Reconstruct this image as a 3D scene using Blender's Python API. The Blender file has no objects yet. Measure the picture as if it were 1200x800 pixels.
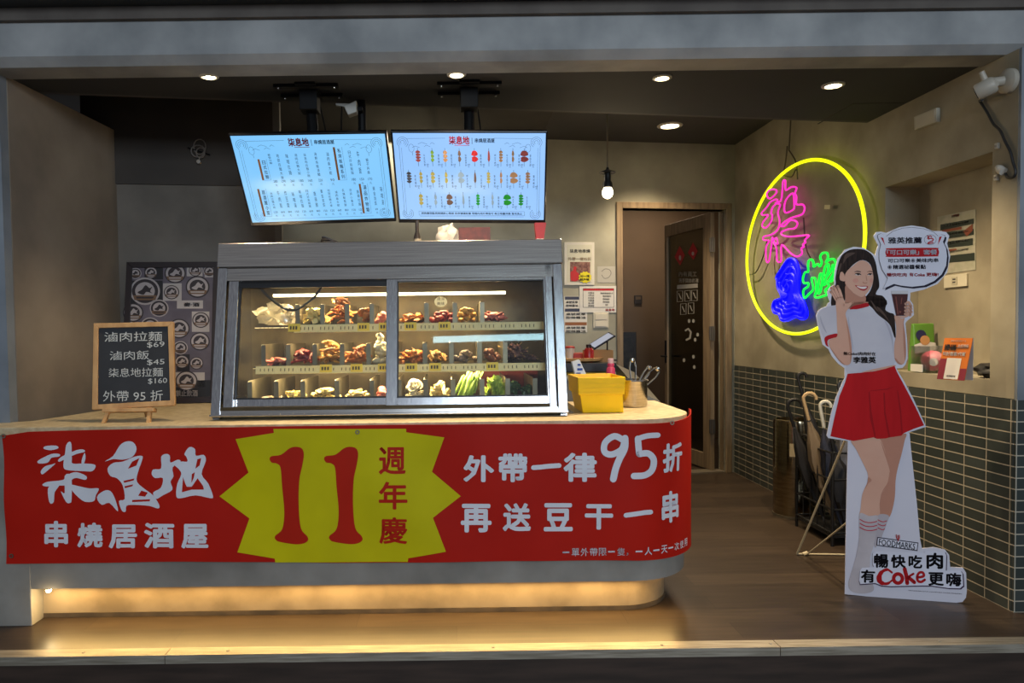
import bpy, bmesh, math, random
from mathutils import Vector, Matrix, noise
from mathutils.geometry import tessellate_polygon
random.seed(7)
SC = bpy.context.scene
COL = SC.collection
R = math.radians

# ------------------------------------------------------------------ camera
F, PX, PY, PITCH, ROLL, CH = 850.0, 531.0, 417.0, R(2.0), R(-0.75), 1.32
cam = bpy.data.objects.new('camera', bpy.data.cameras.new('camera'))
COL.objects.link(cam)
CR = (Matrix.Rotation(math.pi/2 - PITCH, 3, 'X') @ Matrix.Rotation(ROLL, 3, 'Z'))
cam.matrix_world = Matrix.Translation((0, 0, CH)) @ CR.to_4x4()
cam.data.sensor_width = 36.0
cam.data.lens = F/1200*36
cam.data.shift_x = (600-PX)/1200
cam.data.shift_y = (PY-400)/1200
cam.data.clip_start = 0.05
SC.camera = cam
CP = Vector((0, 0, CH))

def ray(x, y):
    return CR @ Vector(((x-PX)/F, -(y-PY)/F, -1.0))
def onplane(x, y, o, n):
    d = ray(x, y)
    return CP + d*((Vector(o)-CP).dot(n)/d.dot(n))
def onY(x, y, Y): return onplane(x, y, (0, Y, 0), Vector((0, 1, 0)))
def onX(x, y, X): return onplane(x, y, (X, 0, 0), Vector((1, 0, 0)))
def onZ(x, y, Z): return onplane(x, y, (0, 0, Z), Vector((0, 0, 1)))

# ------------------------------------------------------------------ world, exposure, large lights
SC.view_settings.view_transform = 'Standard'
SC.view_settings.look = 'None'
SC.view_settings.gamma = 1.0
SC.view_settings.use_curve_mapping = False
SC.view_settings.exposure = 0.12
w = bpy.data.worlds.new('night_street'); SC.world = w; w.use_nodes = True
w.node_tree.nodes['Background'].inputs[0].default_value = (0.86, 0.90, 1.0, 1)
w.node_tree.nodes['Background'].inputs[1].default_value = 0.2

def lamp(name, kind, loc, power, col, size=0.1, size_y=None, target=None, spot=None, blend=0.6, spread=None):
    l = bpy.data.lights.new(name, kind); l.energy = power; l.color = col
    if kind == 'AREA':
        l.size = size
        if size_y: l.shape = 'RECTANGLE'; l.size_y = size_y
        if spread: l.spread = R(spread)
    else:
        l.shadow_soft_size = size
    if spot: l.spot_size = R(spot); l.spot_blend = blend
    o = bpy.data.objects.new(name, l); COL.objects.link(o); o.location = loc
    d = (Vector(target)-Vector(loc)) if target else Vector((0, 0, -1))
    o.rotation_euler = d.to_track_quat('-Z', 'Y').to_euler()
    return o
WARM = (1.0, 0.77, 0.48)
# unseen: thin tube mirrored in the case pane, broad fill added for the street
lamp('arcade_light', 'AREA', (0.75, -1.5, 3.72), 4, (0.55, 0.90, 1.0), 2.0, 0.08, target=(0.6, 3.0, 0.6))
lamp('street_fill', 'AREA', (1.6, -5.5, 3.4), 290, (0.74, 0.86, 1.0), 3.0, 1.2, target=(0.3, 3.3, 1.6))

# ------------------------------------------------------------------ materials
def lin(c):
    return tuple(((v/255)/12.92 if v/255 <= 0.04045 else ((v/255+0.055)/1.055)**2.4) for v in c)
def rgba(c): return (*lin(c), 1)
MATS = {}
def nt(name):
    m = bpy.data.materials.new(name); m.use_nodes = True
    return m, m.node_tree.nodes, m.node_tree.links
def mat(name, c, rough=0.6, metal=0.0, c2=None, scale=6.0, detail=5.0, bump=0.0, stretch=None, emit=None, es=0.0, spec=0.5, coat=0.0, lo=0.35, hi=0.65):
    """principled material, base colour varied between c and c2 by object-space noise"""
    if name in MATS: return MATS[name]
    if name.startswith('print_'): spec = 0.12
    m, N, L = nt(name)
    b = N['Principled BSDF']
    b.inputs['Roughness'].default_value = rough
    b.inputs['Metallic'].default_value = metal
    b.inputs['Specular IOR Level'].default_value = spec
    b.inputs['Coat Weight'].default_value = coat
    tc = N.new('ShaderNodeTexCoord'); mp = N.new('ShaderNodeMapping'); nz = N.new('ShaderNodeTexNoise')
    if stretch: mp.inputs['Scale'].default_value = stretch
    L.new(tc.outputs['Object'], mp.inputs[0]); L.new(mp.outputs[0], nz.inputs['Vector'])
    nz.inputs['Scale'].default_value = scale; nz.inputs['Detail'].default_value = detail
    cr = N.new('ShaderNodeValToRGB')
    c2 = c2 or tuple(v*0.9 for v in c)
    cr.color_ramp.elements[0].position = lo; cr.color_ramp.elements[1].position = hi
    cr.color_ramp.elements[0].color = rgba(c2); cr.color_ramp.elements[1].color = rgba(c)
    L.new(nz.outputs['Fac'], cr.inputs[0]); L.new(cr.outputs[0], b.inputs['Base Color'])
    if bump:
        bp = N.new('ShaderNodeBump'); bp.inputs['Strength'].default_value = bump; bp.inputs['Distance'].default_value = 0.01
        L.new(nz.outputs['Fac'], bp.inputs['Height']); L.new(bp.outputs[0], b.inputs['Normal'])
    if emit:
        b.inputs['Emission Color'].default_value = rgba(emit); b.inputs['Emission Strength'].default_value = es
    MATS[name] = m
    return m
def plain(name, c, rough=0.6, **k): return mat(name, c, rough, c2=tuple(v*0.96 for v in c), **k)
def glow(name, c, s):
    if name in MATS: return MATS[name]
    m, N, L = nt(name)
    b = N['Principled BSDF']
    b.inputs['Base Color'].default_value = rgba(tuple(v*0.3 for v in c))
    b.inputs['Emission Color'].default_value = rgba(c); b.inputs['Emission Strength'].default_value = s
    MATS[name] = m
    return m
def glass(name, tint=(1, 1, 1), refl=0.06, rough=0.02):
    if name in MATS: return MATS[name]
    m, N, L = nt(name); N.remove(N['Principled BSDF'])
    t = N.new('ShaderNodeBsdfTransparent'); t.inputs[0].default_value = (*tint, 1)
    g = N.new('ShaderNodeBsdfGlossy'); g.inputs['Roughness'].default_value = rough
    lw = N.new('ShaderNodeLayerWeight'); lw.inputs[0].default_value = 0.25
    mr = N.new('ShaderNodeMapRange'); mr.inputs[3].default_value = refl; mr.inputs[4].default_value = 0.7
    mx = N.new('ShaderNodeMixShader')
    L.new(lw.outputs['Fresnel'], mr.inputs[0]); L.new(mr.outputs[0], mx.inputs[0])
    L.new(t.outputs[0], mx.inputs[1]); L.new(g.outputs[0], mx.inputs[2])
    L.new(mx.outputs[0], N['Material Output'].inputs[0])
    MATS[name] = m
    return m
def brickmat(name, c1, c2, cm, bw, bh, mortar, axes, rough=0.4, offset=0.0, bump=0.3, grain=None, spec=0.5):
    """tiles / planks: axes picks the two object-space axes that run along and across"""
    m, N, L = nt(name); b = N['Principled BSDF']
    b.inputs['Roughness'].default_value = rough; b.inputs['Specular IOR Level'].default_value = spec
    tc = N.new('ShaderNodeTexCoord'); sp = N.new('ShaderNodeSeparateXYZ'); cb = N.new('ShaderNodeCombineXYZ')
    L.new(tc.outputs['Object'], sp.inputs[0])
    L.new(sp.outputs[axes[0]], cb.inputs[0]); L.new(sp.outputs[axes[1]], cb.inputs[1])
    bt = N.new('ShaderNodeTexBrick'); L.new(cb.outputs[0], bt.inputs['Vector'])
    bt.offset = offset; bt.squash = 1.0
    bt.inputs['Scale'].default_value = 1.0; bt.inputs['Brick Width'].default_value = bw; bt.inputs['Row Height'].default_value = bh
    bt.inputs['Mortar Size'].default_value = mortar; bt.inputs['Mortar Smooth'].default_value = 0.1; bt.inputs['Bias'].default_value = 0.0
    bt.inputs['Color1'].default_value = rgba(c1); bt.inputs['Color2'].default_value = rgba(c2); bt.inputs['Mortar'].default_value = rgba(cm)
    src = bt.outputs['Color']
    if grain:
        mp = N.new('ShaderNodeMapping'); mp.inputs['Scale'].default_value = grain
        nz = N.new('ShaderNodeTexNoise'); nz.inputs['Scale'].default_value = 3.0; nz.inputs['Detail'].default_value = 8.0
        L.new(tc.outputs['Object'], mp.inputs[0]); L.new(mp.outputs[0], nz.inputs['Vector'])
        mr = N.new('ShaderNodeMapRange'); mr.inputs[1].default_value = 0.3; mr.inputs[2].default_value = 0.7; mr.inputs[3].default_value = 0.72; mr.inputs[4].default_value = 1.2
        L.new(nz.outputs['Fac'], mr.inputs[0])
        mx = N.new('ShaderNodeMix'); mx.data_type = 'RGBA'; mx.blend_type = 'MULTIPLY'; mx.inputs[0].default_value = 1.0
        L.new(src, mx.inputs[6]); L.new(mr.outputs[0], mx.inputs[7]); src = mx.outputs[2]
    L.new(src, b.inputs['Base Color'])
    bp = N.new('ShaderNodeBump'); bp.inputs['Strength'].default_value = bump; bp.inputs['Distance'].default_value = 0.004; bp.invert = True
    L.new(bt.outputs['Fac'], bp.inputs['Height']); L.new(bp.outputs[0], b.inputs['Normal'])
    return m

# ------------------------------------------------------------------ mesh builder
class Fr:
    """a flat frame: origin, along, up; n runs towards the viewer"""
    def __init__(s, o, u, v):
        s.o = Vector(o); s.u = Vector(u).normalized(); v = Vector(v); s.v = (v - s.u*v.dot(s.u)).normalized(); s.n = s.u.cross(s.v)
    def P(s, u, v, n=0.0): return s.o + s.u*u + s.v*v + s.n*n
    def uv(s, x, y):
        p = onplane(x, y, s.o, s.n) - s.o
        return (p.dot(s.u), p.dot(s.v))
    def off(s, n):
        return Fr(s.o+s.n*n, s.u, s.v)
def smooth_loop(pts, k=4, closed=True):
    n = len(pts); out = []
    rng = range(n) if closed else range(n-1)
    for i in rng:
        if closed: a, b, c, d = pts[(i-1) % n], pts[i], pts[(i+1) % n], pts[(i+2) % n]
        else: a, b, c, d = pts[max(i-1, 0)], pts[i], pts[i+1], pts[min(i+2, n-1)]
        for j in range(k):
            t = j/k
            out.append(tuple(0.5*((2*b[q]) + (-a[q]+c[q])*t + (2*a[q]-5*b[q]+4*c[q]-d[q])*t*t + (-a[q]+3*b[q]-3*c[q]+d[q])*t**3) for q in range(len(b))))
    if not closed: out.append(tuple(pts[-1]))
    return out
TXT = {}
def text2d(s, bold=0.0, mono=False):
    key = (s, bold)
    if key in TXT: return TXT[key]
    cu = bpy.data.curves.new('t', 'FONT'); cu.body = s; cu.size = 1; cu.resolution_u = 2; cu.fill_mode = 'FRONT'
    cu.align_x = 'CENTER'; cu.space_line = 0.9
    ob = bpy.data.objects.new('t', cu); COL.objects.link(ob)
    dg = bpy.context.evaluated_depsgraph_get()
    me = ob.evaluated_get(dg).to_mesh()
    vs = [(v.co.x, v.co.y) for v in me.vertices]; fs = [tuple(p.vertices) for p in me.polygons]
    ob.evaluated_get(dg).to_mesh_clear()
    bpy.data.objects.remove(ob); bpy.data.curves.remove(cu)
    if vs and bold:      # heavier strokes: the glyph repeated around a small circle
        k = len(vs); nd = 8; v0, f0 = vs, fs
        vs = [(x+bold*math.cos(2*math.pi*j/nd), y+bold*math.sin(2*math.pi*j/nd)) for j in range(nd) for x, y in v0]
        fs = [tuple(i+j*k for i in f) for j in range(nd) for f in f0]
    if vs:
        x0 = min(v[0] for v in vs); x1 = max(v[0] for v in vs); y0 = min(v[1] for v in vs); y1 = max(v[1] for v in vs)
        vs = [((x-x0)/max(x1-x0, 1e-6), (y-y0)/max(y1-y0, 1e-6)) for x, y in vs]
    TXT[key] = (vs, fs)
    return TXT[key]
WL = {}
class MB:
    def __init__(s): s.v = []; s.f = []; s.m = []; s.mi = 0
    def add(s, vs, fs):
        b = len(s.v); s.v += [tuple(v) for v in vs]
        for f in fs: s.f.append(tuple(i+b for i in f)); s.m.append(s.mi)
        return s
    def hexa(s, c):   # 8 corners: bottom 4 ccw, top 4
        return s.add(c, [(0, 3, 2, 1), (4, 5, 6, 7), (0, 1, 5, 4), (1, 2, 6, 5), (2, 3, 7, 6), (3, 0, 4, 7)])
    def box(s, x0, x1, y0, y1, z0, z1):
        return s.hexa([(x0, y0, z0), (x1, y0, z0), (x1, y1, z0), (x0, y1, z0), (x0, y0, z1), (x1, y0, z1), (x1, y1, z1), (x0, y1, z1)])
    def fbox(s, fr, u0, u1, v0, v1, n0, n1):
        return s.hexa([fr.P(u0, v0, n1), fr.P(u1, v0, n1), fr.P(u1, v0, n0), fr.P(u0, v0, n0), fr.P(u0, v1, n1), fr.P(u1, v1, n1), fr.P(u1, v1, n0), fr.P(u0, v1, n0)])
    def pbox(s, fr, x0, y0, x1, y1, n0, n1):      # box over a pixel rectangle of the frame's plane
        q = [fr.uv(x0, y1), fr.uv(x1, y1), fr.uv(x1, y0), fr.uv(x0, y0)]
        return s.quadbox(fr, q, n0, n1)
    def quadbox(s, fr, q, n0, n1):                 # q: four uv corners BL BR TR TL
        return s.hexa([fr.P(*q[0], n1), fr.P(*q[1], n1), fr.P(*q[1], n0), fr.P(*q[0], n0), fr.P(*q[3], n1), fr.P(*q[2], n1), fr.P(*q[2], n0), fr.P(*q[3], n0)])
    def polyuv(s, fr, uv, n=0.0, thick=0.0, cut=None):
        t = tessellate_polygon([[Vector((a, b, 0)) for a, b in uv]])
        if cut:
            bm = bmesh.new(); vv = [bm.verts.new((a, b, 0)) for a, b in uv]
            for f in t:
                try: bm.faces.new([vv[i] for i in f])
                except ValueError: pass
            for ax in (0, 1):
                lo = min(p[ax] for p in uv); hi = max(p[ax] for p in uv); k = math.ceil(lo/cut)
                while k*cut < hi:
                    co = [0, 0, 0]; no = [0, 0, 0]; co[ax] = k*cut; no[ax] = 1
                    bmesh.ops.bisect_plane(bm, geom=bm.verts[:]+bm.edges[:]+bm.faces[:], plane_co=co, plane_no=no); k += 1
            bm.verts.ensure_lookup_table(); bm.verts.index_update()
            s.add([fr.P(v.co.x, v.co.y, n) for v in bm.verts], [tuple(v.index for v in f.verts) for f in bm.faces]); bm.free()
            return s
        k = len(uv)
        vs = [fr.P(a, b, n) for a, b in uv]
        if not thick: return s.add(vs, t)
        vs += [fr.P(a, b, n-thick) for a, b in uv]
        return s.add(vs, list(t) + [tuple(i+k for i in reversed(f)) for f in t] + [(i, (i+1) % k, (i+1) % k+k, i+k) for i in range(k)])
    def poly(s, fr, pts, n=0.0, thick=0.0, sm=0, cut=None):
        if sm: pts = smooth_loop(pts, sm)
        return s.polyuv(fr, [fr.uv(*p) for p in pts], n, thick, cut)
    def stroke(s, fr, pts, wpx, n=0.0, closed=False, sm=0, cut=None, cap=True):   # flat ribbon along pixel points
        if sm: pts = smooth_loop(pts, sm, closed)
        k = len(pts); L_, R_ = [], []
        for i in range(k):
            a = Vector(pts[(i-1) % k] if closed else pts[max(i-1, 0)]); b = Vector(pts[(i+1) % k] if closed else pts[min(i+1, k-1)])
            d = (b-a); d = d.normalized() if d.length > 1e-9 else Vector((1, 0)); p = Vector((d.y, -d.x)); w_ = (wpx[i*len(wpx)//k] if isinstance(wpx, (list, tuple)) else wpx)/2
            c = Vector(pts[i]); L_.append(c+p*w_); R_.append(c-p*w_)
        vs = [fr.P(*fr.uv(*q), n) for q in L_+R_]
        s.add(vs, [(i, (i+1) % k, (i+1) % k+k, i+k) for i in range(k if closed else k-1)])
        if cap and not closed:
            for c in (pts[0], pts[-1]):
                w_ = (wpx[0] if isinstance(wpx, (list, tuple)) else wpx)/2
                s.disc(fr, c[0], c[1], w_, w_, n, 10)
        return s
    def disc(s, fr, cx, cy, rx, ry, n=0.0, seg=28, thick=0.0):
        return s.poly(fr, [(cx+rx*math.cos(2*math.pi*i/seg), cy+ry*math.sin(2*math.pi*i/seg)) for i in range(seg)], n, thick)
    def text(s, fr, t, box, n=0.0, bold=0.0, cut=0, uvq=None):
        vs, fs = text2d(t, bold)
        if not vs: return s
        if uvq: q = uvq
        elif len(box) == 4 and not isinstance(box[0], tuple): x0, y0, x1, y1 = box; q = [fr.uv(x0, y1), fr.uv(x1, y1), fr.uv(x1, y0), fr.uv(x0, y0)]
        else: q = [fr.uv(*box[3]), fr.uv(*box[2]), fr.uv(*box[1]), fr.uv(*box[0])]   # TL TR BR BL
        out = []
        for a, b in vs:
            u = (q[0][0]*(1-a)+q[1][0]*a)*(1-b) + (q[3][0]*(1-a)+q[2][0]*a)*b
            v = (q[0][1]*(1-a)+q[1][1]*a)*(1-b) + (q[3][1]*(1-a)+q[2][1]*a)*b
            out.append(fr.P(u, v, n))
        return s.add(out, fs)
    def tube(s, pts, r, seg=8, closed=False, caps=True):
        pts = [Vector(p) for p in pts]; k = len(pts); vs = []; prev = None
        for i in range(k):
            a = pts[(i-1) % k] if closed else pts[max(i-1, 0)]; b = pts[(i+1) % k] if closed else pts[min(i+1, k-1)]
            d = (b-a).normalized() if (b-a).length > 1e-9 else Vector((0, 0, 1))
            if prev is None: x = d.orthogonal().normalized()
            else:
                x = prev - d*prev.dot(d); x = x.normalized() if x.length > 1e-6 else d.orthogonal().normalized()
            prev = x; y = d.cross(x); rr = r[i] if isinstance(r, (list, tuple)) else r
            vs += [pts[i] + x*(rr*math.cos(2*math.pi*j/seg)) + y*(rr*math.sin(2*math.pi*j/seg)) for j in range(seg)]
        fs = []
        for i in range(k if closed else k-1):
            o1, o2 = i*seg, ((i+1) % k)*seg
            fs += [(o1+j, o1+(j+1) % seg, o2+(j+1) % seg, o2+j) for j in range(seg)]
        if caps and not closed: fs += [tuple(reversed(range(seg))), tuple(range((k-1)*seg, k*seg))]
        return s.add(vs, fs)
    def lathe(s, prof, c=(0, 0, 0), seg=28, ax=None):   # prof: (radius, height)
        c = Vector(c); ax = (ax or Vector((0, 0, 1))).normalized(); x = ax.orthogonal().normalized(); y = ax.cross(x); vs = []; fs = []
        for r, h in prof: vs += [c + ax*h + x*(r*math.cos(2*math.pi*j/seg)) + y*(r*math.sin(2*math.pi*j/seg)) for j in range(seg)]
        for i in range(len(prof)-1): fs += [(i*seg+j, i*seg+(j+1) % seg, (i+1)*seg+(j+1) % seg, (i+1)*seg+j) for j in range(seg)]
        if prof[0][0] > 1e-6: fs.append(tuple(reversed(range(seg))))
        if prof[-1][0] > 1e-6: fs.append(tuple(range((len(prof)-1)*seg, len(prof)*seg)))
        return s.add(vs, fs)
    def ring(s, pr, c, seg=28, ax=None):               # closed profile revolved (hollow)
        c = Vector(c); ax = (ax or Vector((0, 0, 1))).normalized(); x = ax.orthogonal().normalized(); y = ax.cross(x); vs = []; fs = []; k = len(pr)
        for r, h in pr: vs += [c + ax*h + x*(r*math.cos(2*math.pi*j/seg)) + y*(r*math.sin(2*math.pi*j/seg)) for j in range(seg)]
        for i in range(k): fs += [(i*seg+j, i*seg+(j+1) % seg, ((i+1) % k)*seg+(j+1) % seg, ((i+1) % k)*seg+j) for j in range(seg)]
        return s.add(vs, fs)
    def prism(s, pts, z0, z1):                          # plan outline extruded up
        k = len(pts); t = tessellate_polygon([[Vector((p[0], p[1], 0)) for p in pts]])
        return s.add([(p[0], p[1], z0) for p in pts] + [(p[0], p[1], z1) for p in pts], list(t) + [tuple(i+k for i in f) for f in t] + [(i, (i+1) % k, (i+1) % k+k, i+k) for i in range(k)])
    def blob(s, c, r, sub=2, amp=0.2, freq=2.0, seed=0):
        bm = bmesh.new(); bmesh.ops.create_icosphere(bm, subdivisions=sub, radius=1)
        c = Vector(c); r = Vector(r) if not isinstance(r, (int, float)) else Vector((r, r, r)); out = []
        for v in bm.verts:
            k = 1 + amp*noise.noise(v.co*freq + Vector((seed*7.3, seed*1.7, seed)))
            out.append(c + Vector((v.co.x*r.x*k, v.co.y*r.y*k, v.co.z*r.z*k)))
        bm.verts.index_update(); s.add(out, [tuple(v.index for v in f.verts) for f in bm.faces]); bm.free()
        return s
    def build(s, name, m, parent=None, sm=False, bevel=0.0, loc=None):
        me = bpy.data.meshes.new(name)
        base = WL[parent.name] if parent is not None else Vector(loc or (0, 0, 0))
        me.from_pydata([tuple(Vector(v)-base) for v in s.v], [], s.f)
        ms = m if isinstance(m, (list, tuple)) else [m]
        for q in ms: me.materials.append(q)
        if len(ms) > 1: me.polygons.foreach_set('material_index', s.m)
        me.validate()
        bm = bmesh.new(); bm.from_mesh(me); bmesh.ops.recalc_face_normals(bm, faces=bm.faces); bm.to_mesh(me); bm.free()
        if sm:
            me.polygons.foreach_set('use_smooth', [True]*len(me.polygons))
            try: me.set_sharp_from_angle(angle=R(45))
            except Exception: pass
        o = bpy.data.objects.new(name, me); COL.objects.link(o)
        if parent is not None: o.parent = parent
        else: o.location = base
        WL[o.name] = base
        if bevel:
            b = o.modifiers.new('bevel', 'BEVEL'); b.width = bevel; b.segments = 2; b.limit_method = 'ANGLE'; b.angle_limit = R(40)
        return o
def tag(o, label, cat, group=None, kind=None):
    o['label'] = label; o['category'] = cat
    if group: o['group'] = group
    if kind: o['kind'] = kind
    return o
def thing(name, label, cat, loc, group=None):
    o = bpy.data.objects.new(name, None); COL.objects.link(o); o.location = loc; o.empty_display_size = 0.05
    WL[o.name] = Vector(loc)
    return tag(o, label, cat, group)
def struct(o, label=None, cat=None):
    o['kind'] = 'structure'
    if label: o['label'] = label; o['category'] = cat or 'structure'
    return o
def dup(o, loc, label=None, group=None, rot=None, scale=None):
    c = o.copy(); COL.objects.link(c); c.location = loc
    if rot: c.rotation_euler = rot
    if scale: c.scale = scale
    if label: c['label'] = label
    if group: c['group'] = group
    for ch in list(o.children):
        d = ch.copy(); COL.objects.link(d); d.parent = c
        for g in ch.children:
            e = g.copy(); COL.objects.link(e); e.parent = d
    return c
# ------------------------------------------------------------------ the setting
XW, CZ, RZ, CT = 2.55, 2.556, 2.95, 0.91          # right wall, dropped ceiling, rear ceiling, countertop heights
SL = 0.157                                        # the inner walls run at a slight angle to the shopfront
def line_y(x, c): return c + SL*x
BW = Fr((0, 6.16, 0), (1, SL, 0), (0, 0, 1))       # back wall
PW = Fr((0, 4.75, 0), (1, SL, 0), (0, 0, 1))       # partition behind the poster
RW = Fr((XW, 0, 0), (0, -1, 0), (0, 0, 1))         # right wall, n towards the room
plaster = mat('grey_plaster', (158, 148, 128), 0.75, c2=(120, 112, 97), scale=2.2, detail=9, bump=0.12)
plaster_cool = mat('outer_plaster', (140, 146, 152), 0.75, c2=(112, 118, 124), scale=2.5, detail=9, bump=0.12)
beam_m = mat('beam_cement', (170, 170, 168), 0.75, c2=(132, 134, 134), scale=3.0, detail=10, bump=0.1)
ceil_m = mat('ceiling_paint', (52, 53, 55), 0.85, c2=(45, 46, 48), scale=1.5)
ceil_back = mat('rear_ceiling_paint', (76, 74, 72), 0.85, c2=(66, 64, 62), scale=1.5)
dark_m = plain('dark_paint', (34, 34, 36), 0.7)
floor_m = brickmat('wood_planks', (70, 58, 47), (55, 45, 37), (28, 22, 18), 1.22, 0.16, 0.0012, (0, 1), 0.36, 0.37, 0.15, grain=(1.2, 14, 1), spec=0.4)
tile_r = brickmat('wall_tiles', (66, 72, 69), (53, 59, 56), (180, 170, 150), 0.150, 0.0514, 0.0028, (1, 2), 0.3)
tile_f = brickmat('end_tiles', (66, 72, 69), (53, 59, 56), (180, 170, 150), 0.150, 0.0514, 0.0028, (0, 2), 0.3)
trim_m = mat('door_trim_wood', (150, 130, 104), 0.55, c2=(122, 104, 82), scale=4, stretch=(8, 8, 0.8))
steel_trim = mat('nosing_metal', (190, 182, 166), 0.5, 0.6, c2=(150, 142, 126), scale=20, stretch=(0.3, 6, 6))

struct(MB().box(-4, 4, 2.975, 9.2, -0.2, 0).build('floor', floor_m), 'dark brown wood plank floor of the shop', 'floor')
struct(MB().box(-4, 4, 2.95, 2.975, -0.3, -0.03).build('floor_step_riser', mat('riser_wood', (66, 52, 44), 0.5, c2=(48, 38, 32), scale=3, stretch=(1, 1, 9))), 'dark wood riser under the step edge', 'step')
nm = MB()
for x0, x1 in ((-4, -1.2), (-1.197, 1.325), (1.328, 4)):
    nm.box(x0, x1, 2.93, 3.0, 0.0, 0.006); nm.box(x0, x1, 2.93, 2.949, -0.03, 0.0)
for sx in (-1.55, -0.95, 0.15, 0.85, 1.30, 2.0): nm.lathe([(0.007, 0), (0.006, 0.003), (0.0, 0.004)], (sx, 2.965, 0.006), 10)
struct(nm.build('trim_1', steel_trim), 'metal nosing strip along the step edge', 'trim')
struct(MB().box(-8, 8, -8, 2.95, -0.22, -0.18).build('street_ground', mat('street_paving', (70, 70, 70), 0.8, c2=(52, 52, 52), scale=4)), 'paving of the arcade in front', 'ground')

# beam and arcade soffit over the shopfront
b = MB().box(-4.5, 4.5, 3.36, 3.54, 2.55, 3.4)
struct(MB().hexa([(-4.5, 3.37, 2.55), (4.5, 3.37, 2.55), (4.5, 3.52, 2.55), (-4.5, 3.52, 2.55), (-4.5, 3.33, 2.585), (4.5, 3.33, 2.585), (4.5, 3.52, 2.585), (-4.5, 3.52, 2.585)]).box(-4.5, 4.5, 3.33, 3.52, 2.585, 2.735).build('beam_front', beam_m), 'grey cement beam over the shopfront', 'beam')
struct(MB().box(-4.5, 4.5, 3.30, 3.52, 2.735, 2.79).build('trim_2', mat('beam_band', (104, 96, 88), 0.8, c2=(88, 80, 74))), 'brown band over the cement beam', 'trim')
struct(MB().box(-8, 8, 2.9, 3.30, 3.35, 3.45).box(-8, 8, 3.1, 3.30, 2.79, 3.35).build('ceiling_arcade', mat('arcade_soffit', (44, 50, 54), 0.8)), 'dark soffit of the arcade', 'ceiling')

# ceilings
struct(MB().prism([(-4, 3.52), (4, 3.52), (4, line_y(4, 4.05)), (-4, line_y(-4, 4.05))], CZ, CZ+0.08).build('ceiling_front', ceil_m), 'dark dropped ceiling behind the beam', 'ceiling')
struct(MB().prism([(-4, 3.52), (4, 3.52), (4, 9), (-4, 9)], RZ, RZ+0.06).build('ceiling_rear', ceil_back), 'raised ceiling over the kitchen', 'ceiling')
fr_edge = Fr((0, 4.05, 0), (1, SL, 0), (0, 0, 1))
struct(MB().fbox(fr_edge, -4, 4, CZ, RZ, -0.03, 0.0).build('ceiling_bulkhead', ceil_back), 'upstand between the two ceiling levels', 'ceiling')
h0, h1 = onZ(1000, 121, CZ), onZ(1050, 121, CZ)
struct(MB().box(h0.x, XW-0.02, h0.y, h0.y+0.008, CZ-0.002, CZ).box(h0.x, h0.x+0.008, h0.y, h0.y+0.4, CZ-0.002, CZ).build('trim_3', dark_m), 'seam of an access panel in the dark ceiling', 'trim')
q0, q1 = onZ(560, 150, RZ), onZ(655, 130, RZ)
struct(MB().prism([(-0.1, 5.0), (0.75, 5.0), (0.75, 5.9), (-0.1, 5.9)], RZ-0.05, RZ).build('ceiling_hatch', mat('hatch', (60, 55, 50), 0.8)), 'dark hatch in the raised ceiling', 'ceiling')

# left wall, partition, back wall
A_, C_ = onY(12, 200, 3.5), None
C_ = PW.o + PW.u*PW.uv(139, 300)[0]
struct(MB().prism([(A_.x, 3.5), (C_.x, C_.y), (C_.x-0.2, C_.y+0.2), (-4, 5.0), (-4, 3.5)], 0, CZ).build('wall_left', mat('left_plaster', (150, 136, 118), 0.75, c2=(118, 106, 92), scale=1.8, detail=9, bump=0.12)), 'rough grey plaster side wall beside the counter', 'wall')
struct(MB().box(-4.5, A_.x-0.005, 3.44, 3.5, -0.15, 2.56).build('wall_outer_left', plaster_cool), 'outer wall strip beside the shopfront', 'wall')
uA, uB, uC = PW.uv(100, 300)[0], PW.uv(320, 160)[0], PW.uv(328, 160)[0]
struct(MB().fbox(PW, uA, uB, 0, RZ, -0.08, 0).build('wall_partition', mat('partition_plaster', (118, 110, 100), 0.75, c2=(92, 86, 78), scale=2.5, detail=9, bump=0.1)), 'grey plaster partition behind the poster', 'wall')
struct(MB().fbox(PW, uA, uB, PW.uv(220, 217)[1], RZ, 0, 0.012).build('wall_partition_upper', mat('partition_upper', (66, 58, 50), 0.75, c2=(54, 48, 42), scale=2.5)), 'darker upper part of the partition', 'wall')  # darker tone above a level line on the partition
struct(MB().fbox(PW, uB, uC, 0, RZ, -0.10, 0.012).build('trim_4', plain('post_paint', (120, 116, 110), 0.6)), 'pale post at the end of the partition', 'trim')
dL, dR = BW.uv(729, 300)[0], BW.uv(850, 300)[0]
dT = BW.uv(790, 245)[1]
uR = (XW-0)/BW.u.x
bwm = MB().fbox(BW, -2.4, dL, 0, RZ, -0.12, 0).fbox(BW, dL, dR, dT, RZ, -0.12, 0).fbox(BW, dR, uR+0.02, 0, RZ, -0.12, 0)
struct(bwm.build('wall_back', mat('back_plaster', (168, 166, 150), 0.7, c2=(140, 138, 124), scale=2.2, detail=9, bump=0.1)), 'pale grey plaster back wall around the doorway', 'wall')
# door surround
tm = MB().fbox(BW, dL-0.055, dL, 0, dT+0.055, -0.10, 0.02).fbox(BW, dR, dR+0.055, 0, dT+0.055, -0.10, 0.02).fbox(BW, dL, dR, dT, dT+0.055, -0.10, 0.02)
struct(tm.build('door_1_frame', trim_m, bevel=0.004), 'light wood surround of the doorway', 'door frame')
struct(MB().fbox(BW, dL, dR, 0, 0.012, -0.14, 0.0).build('door_1_sill', plain('sill_metal', (150, 140, 124), 0.4, metal=0.5)), 'metal threshold of the doorway', 'sill')
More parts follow.
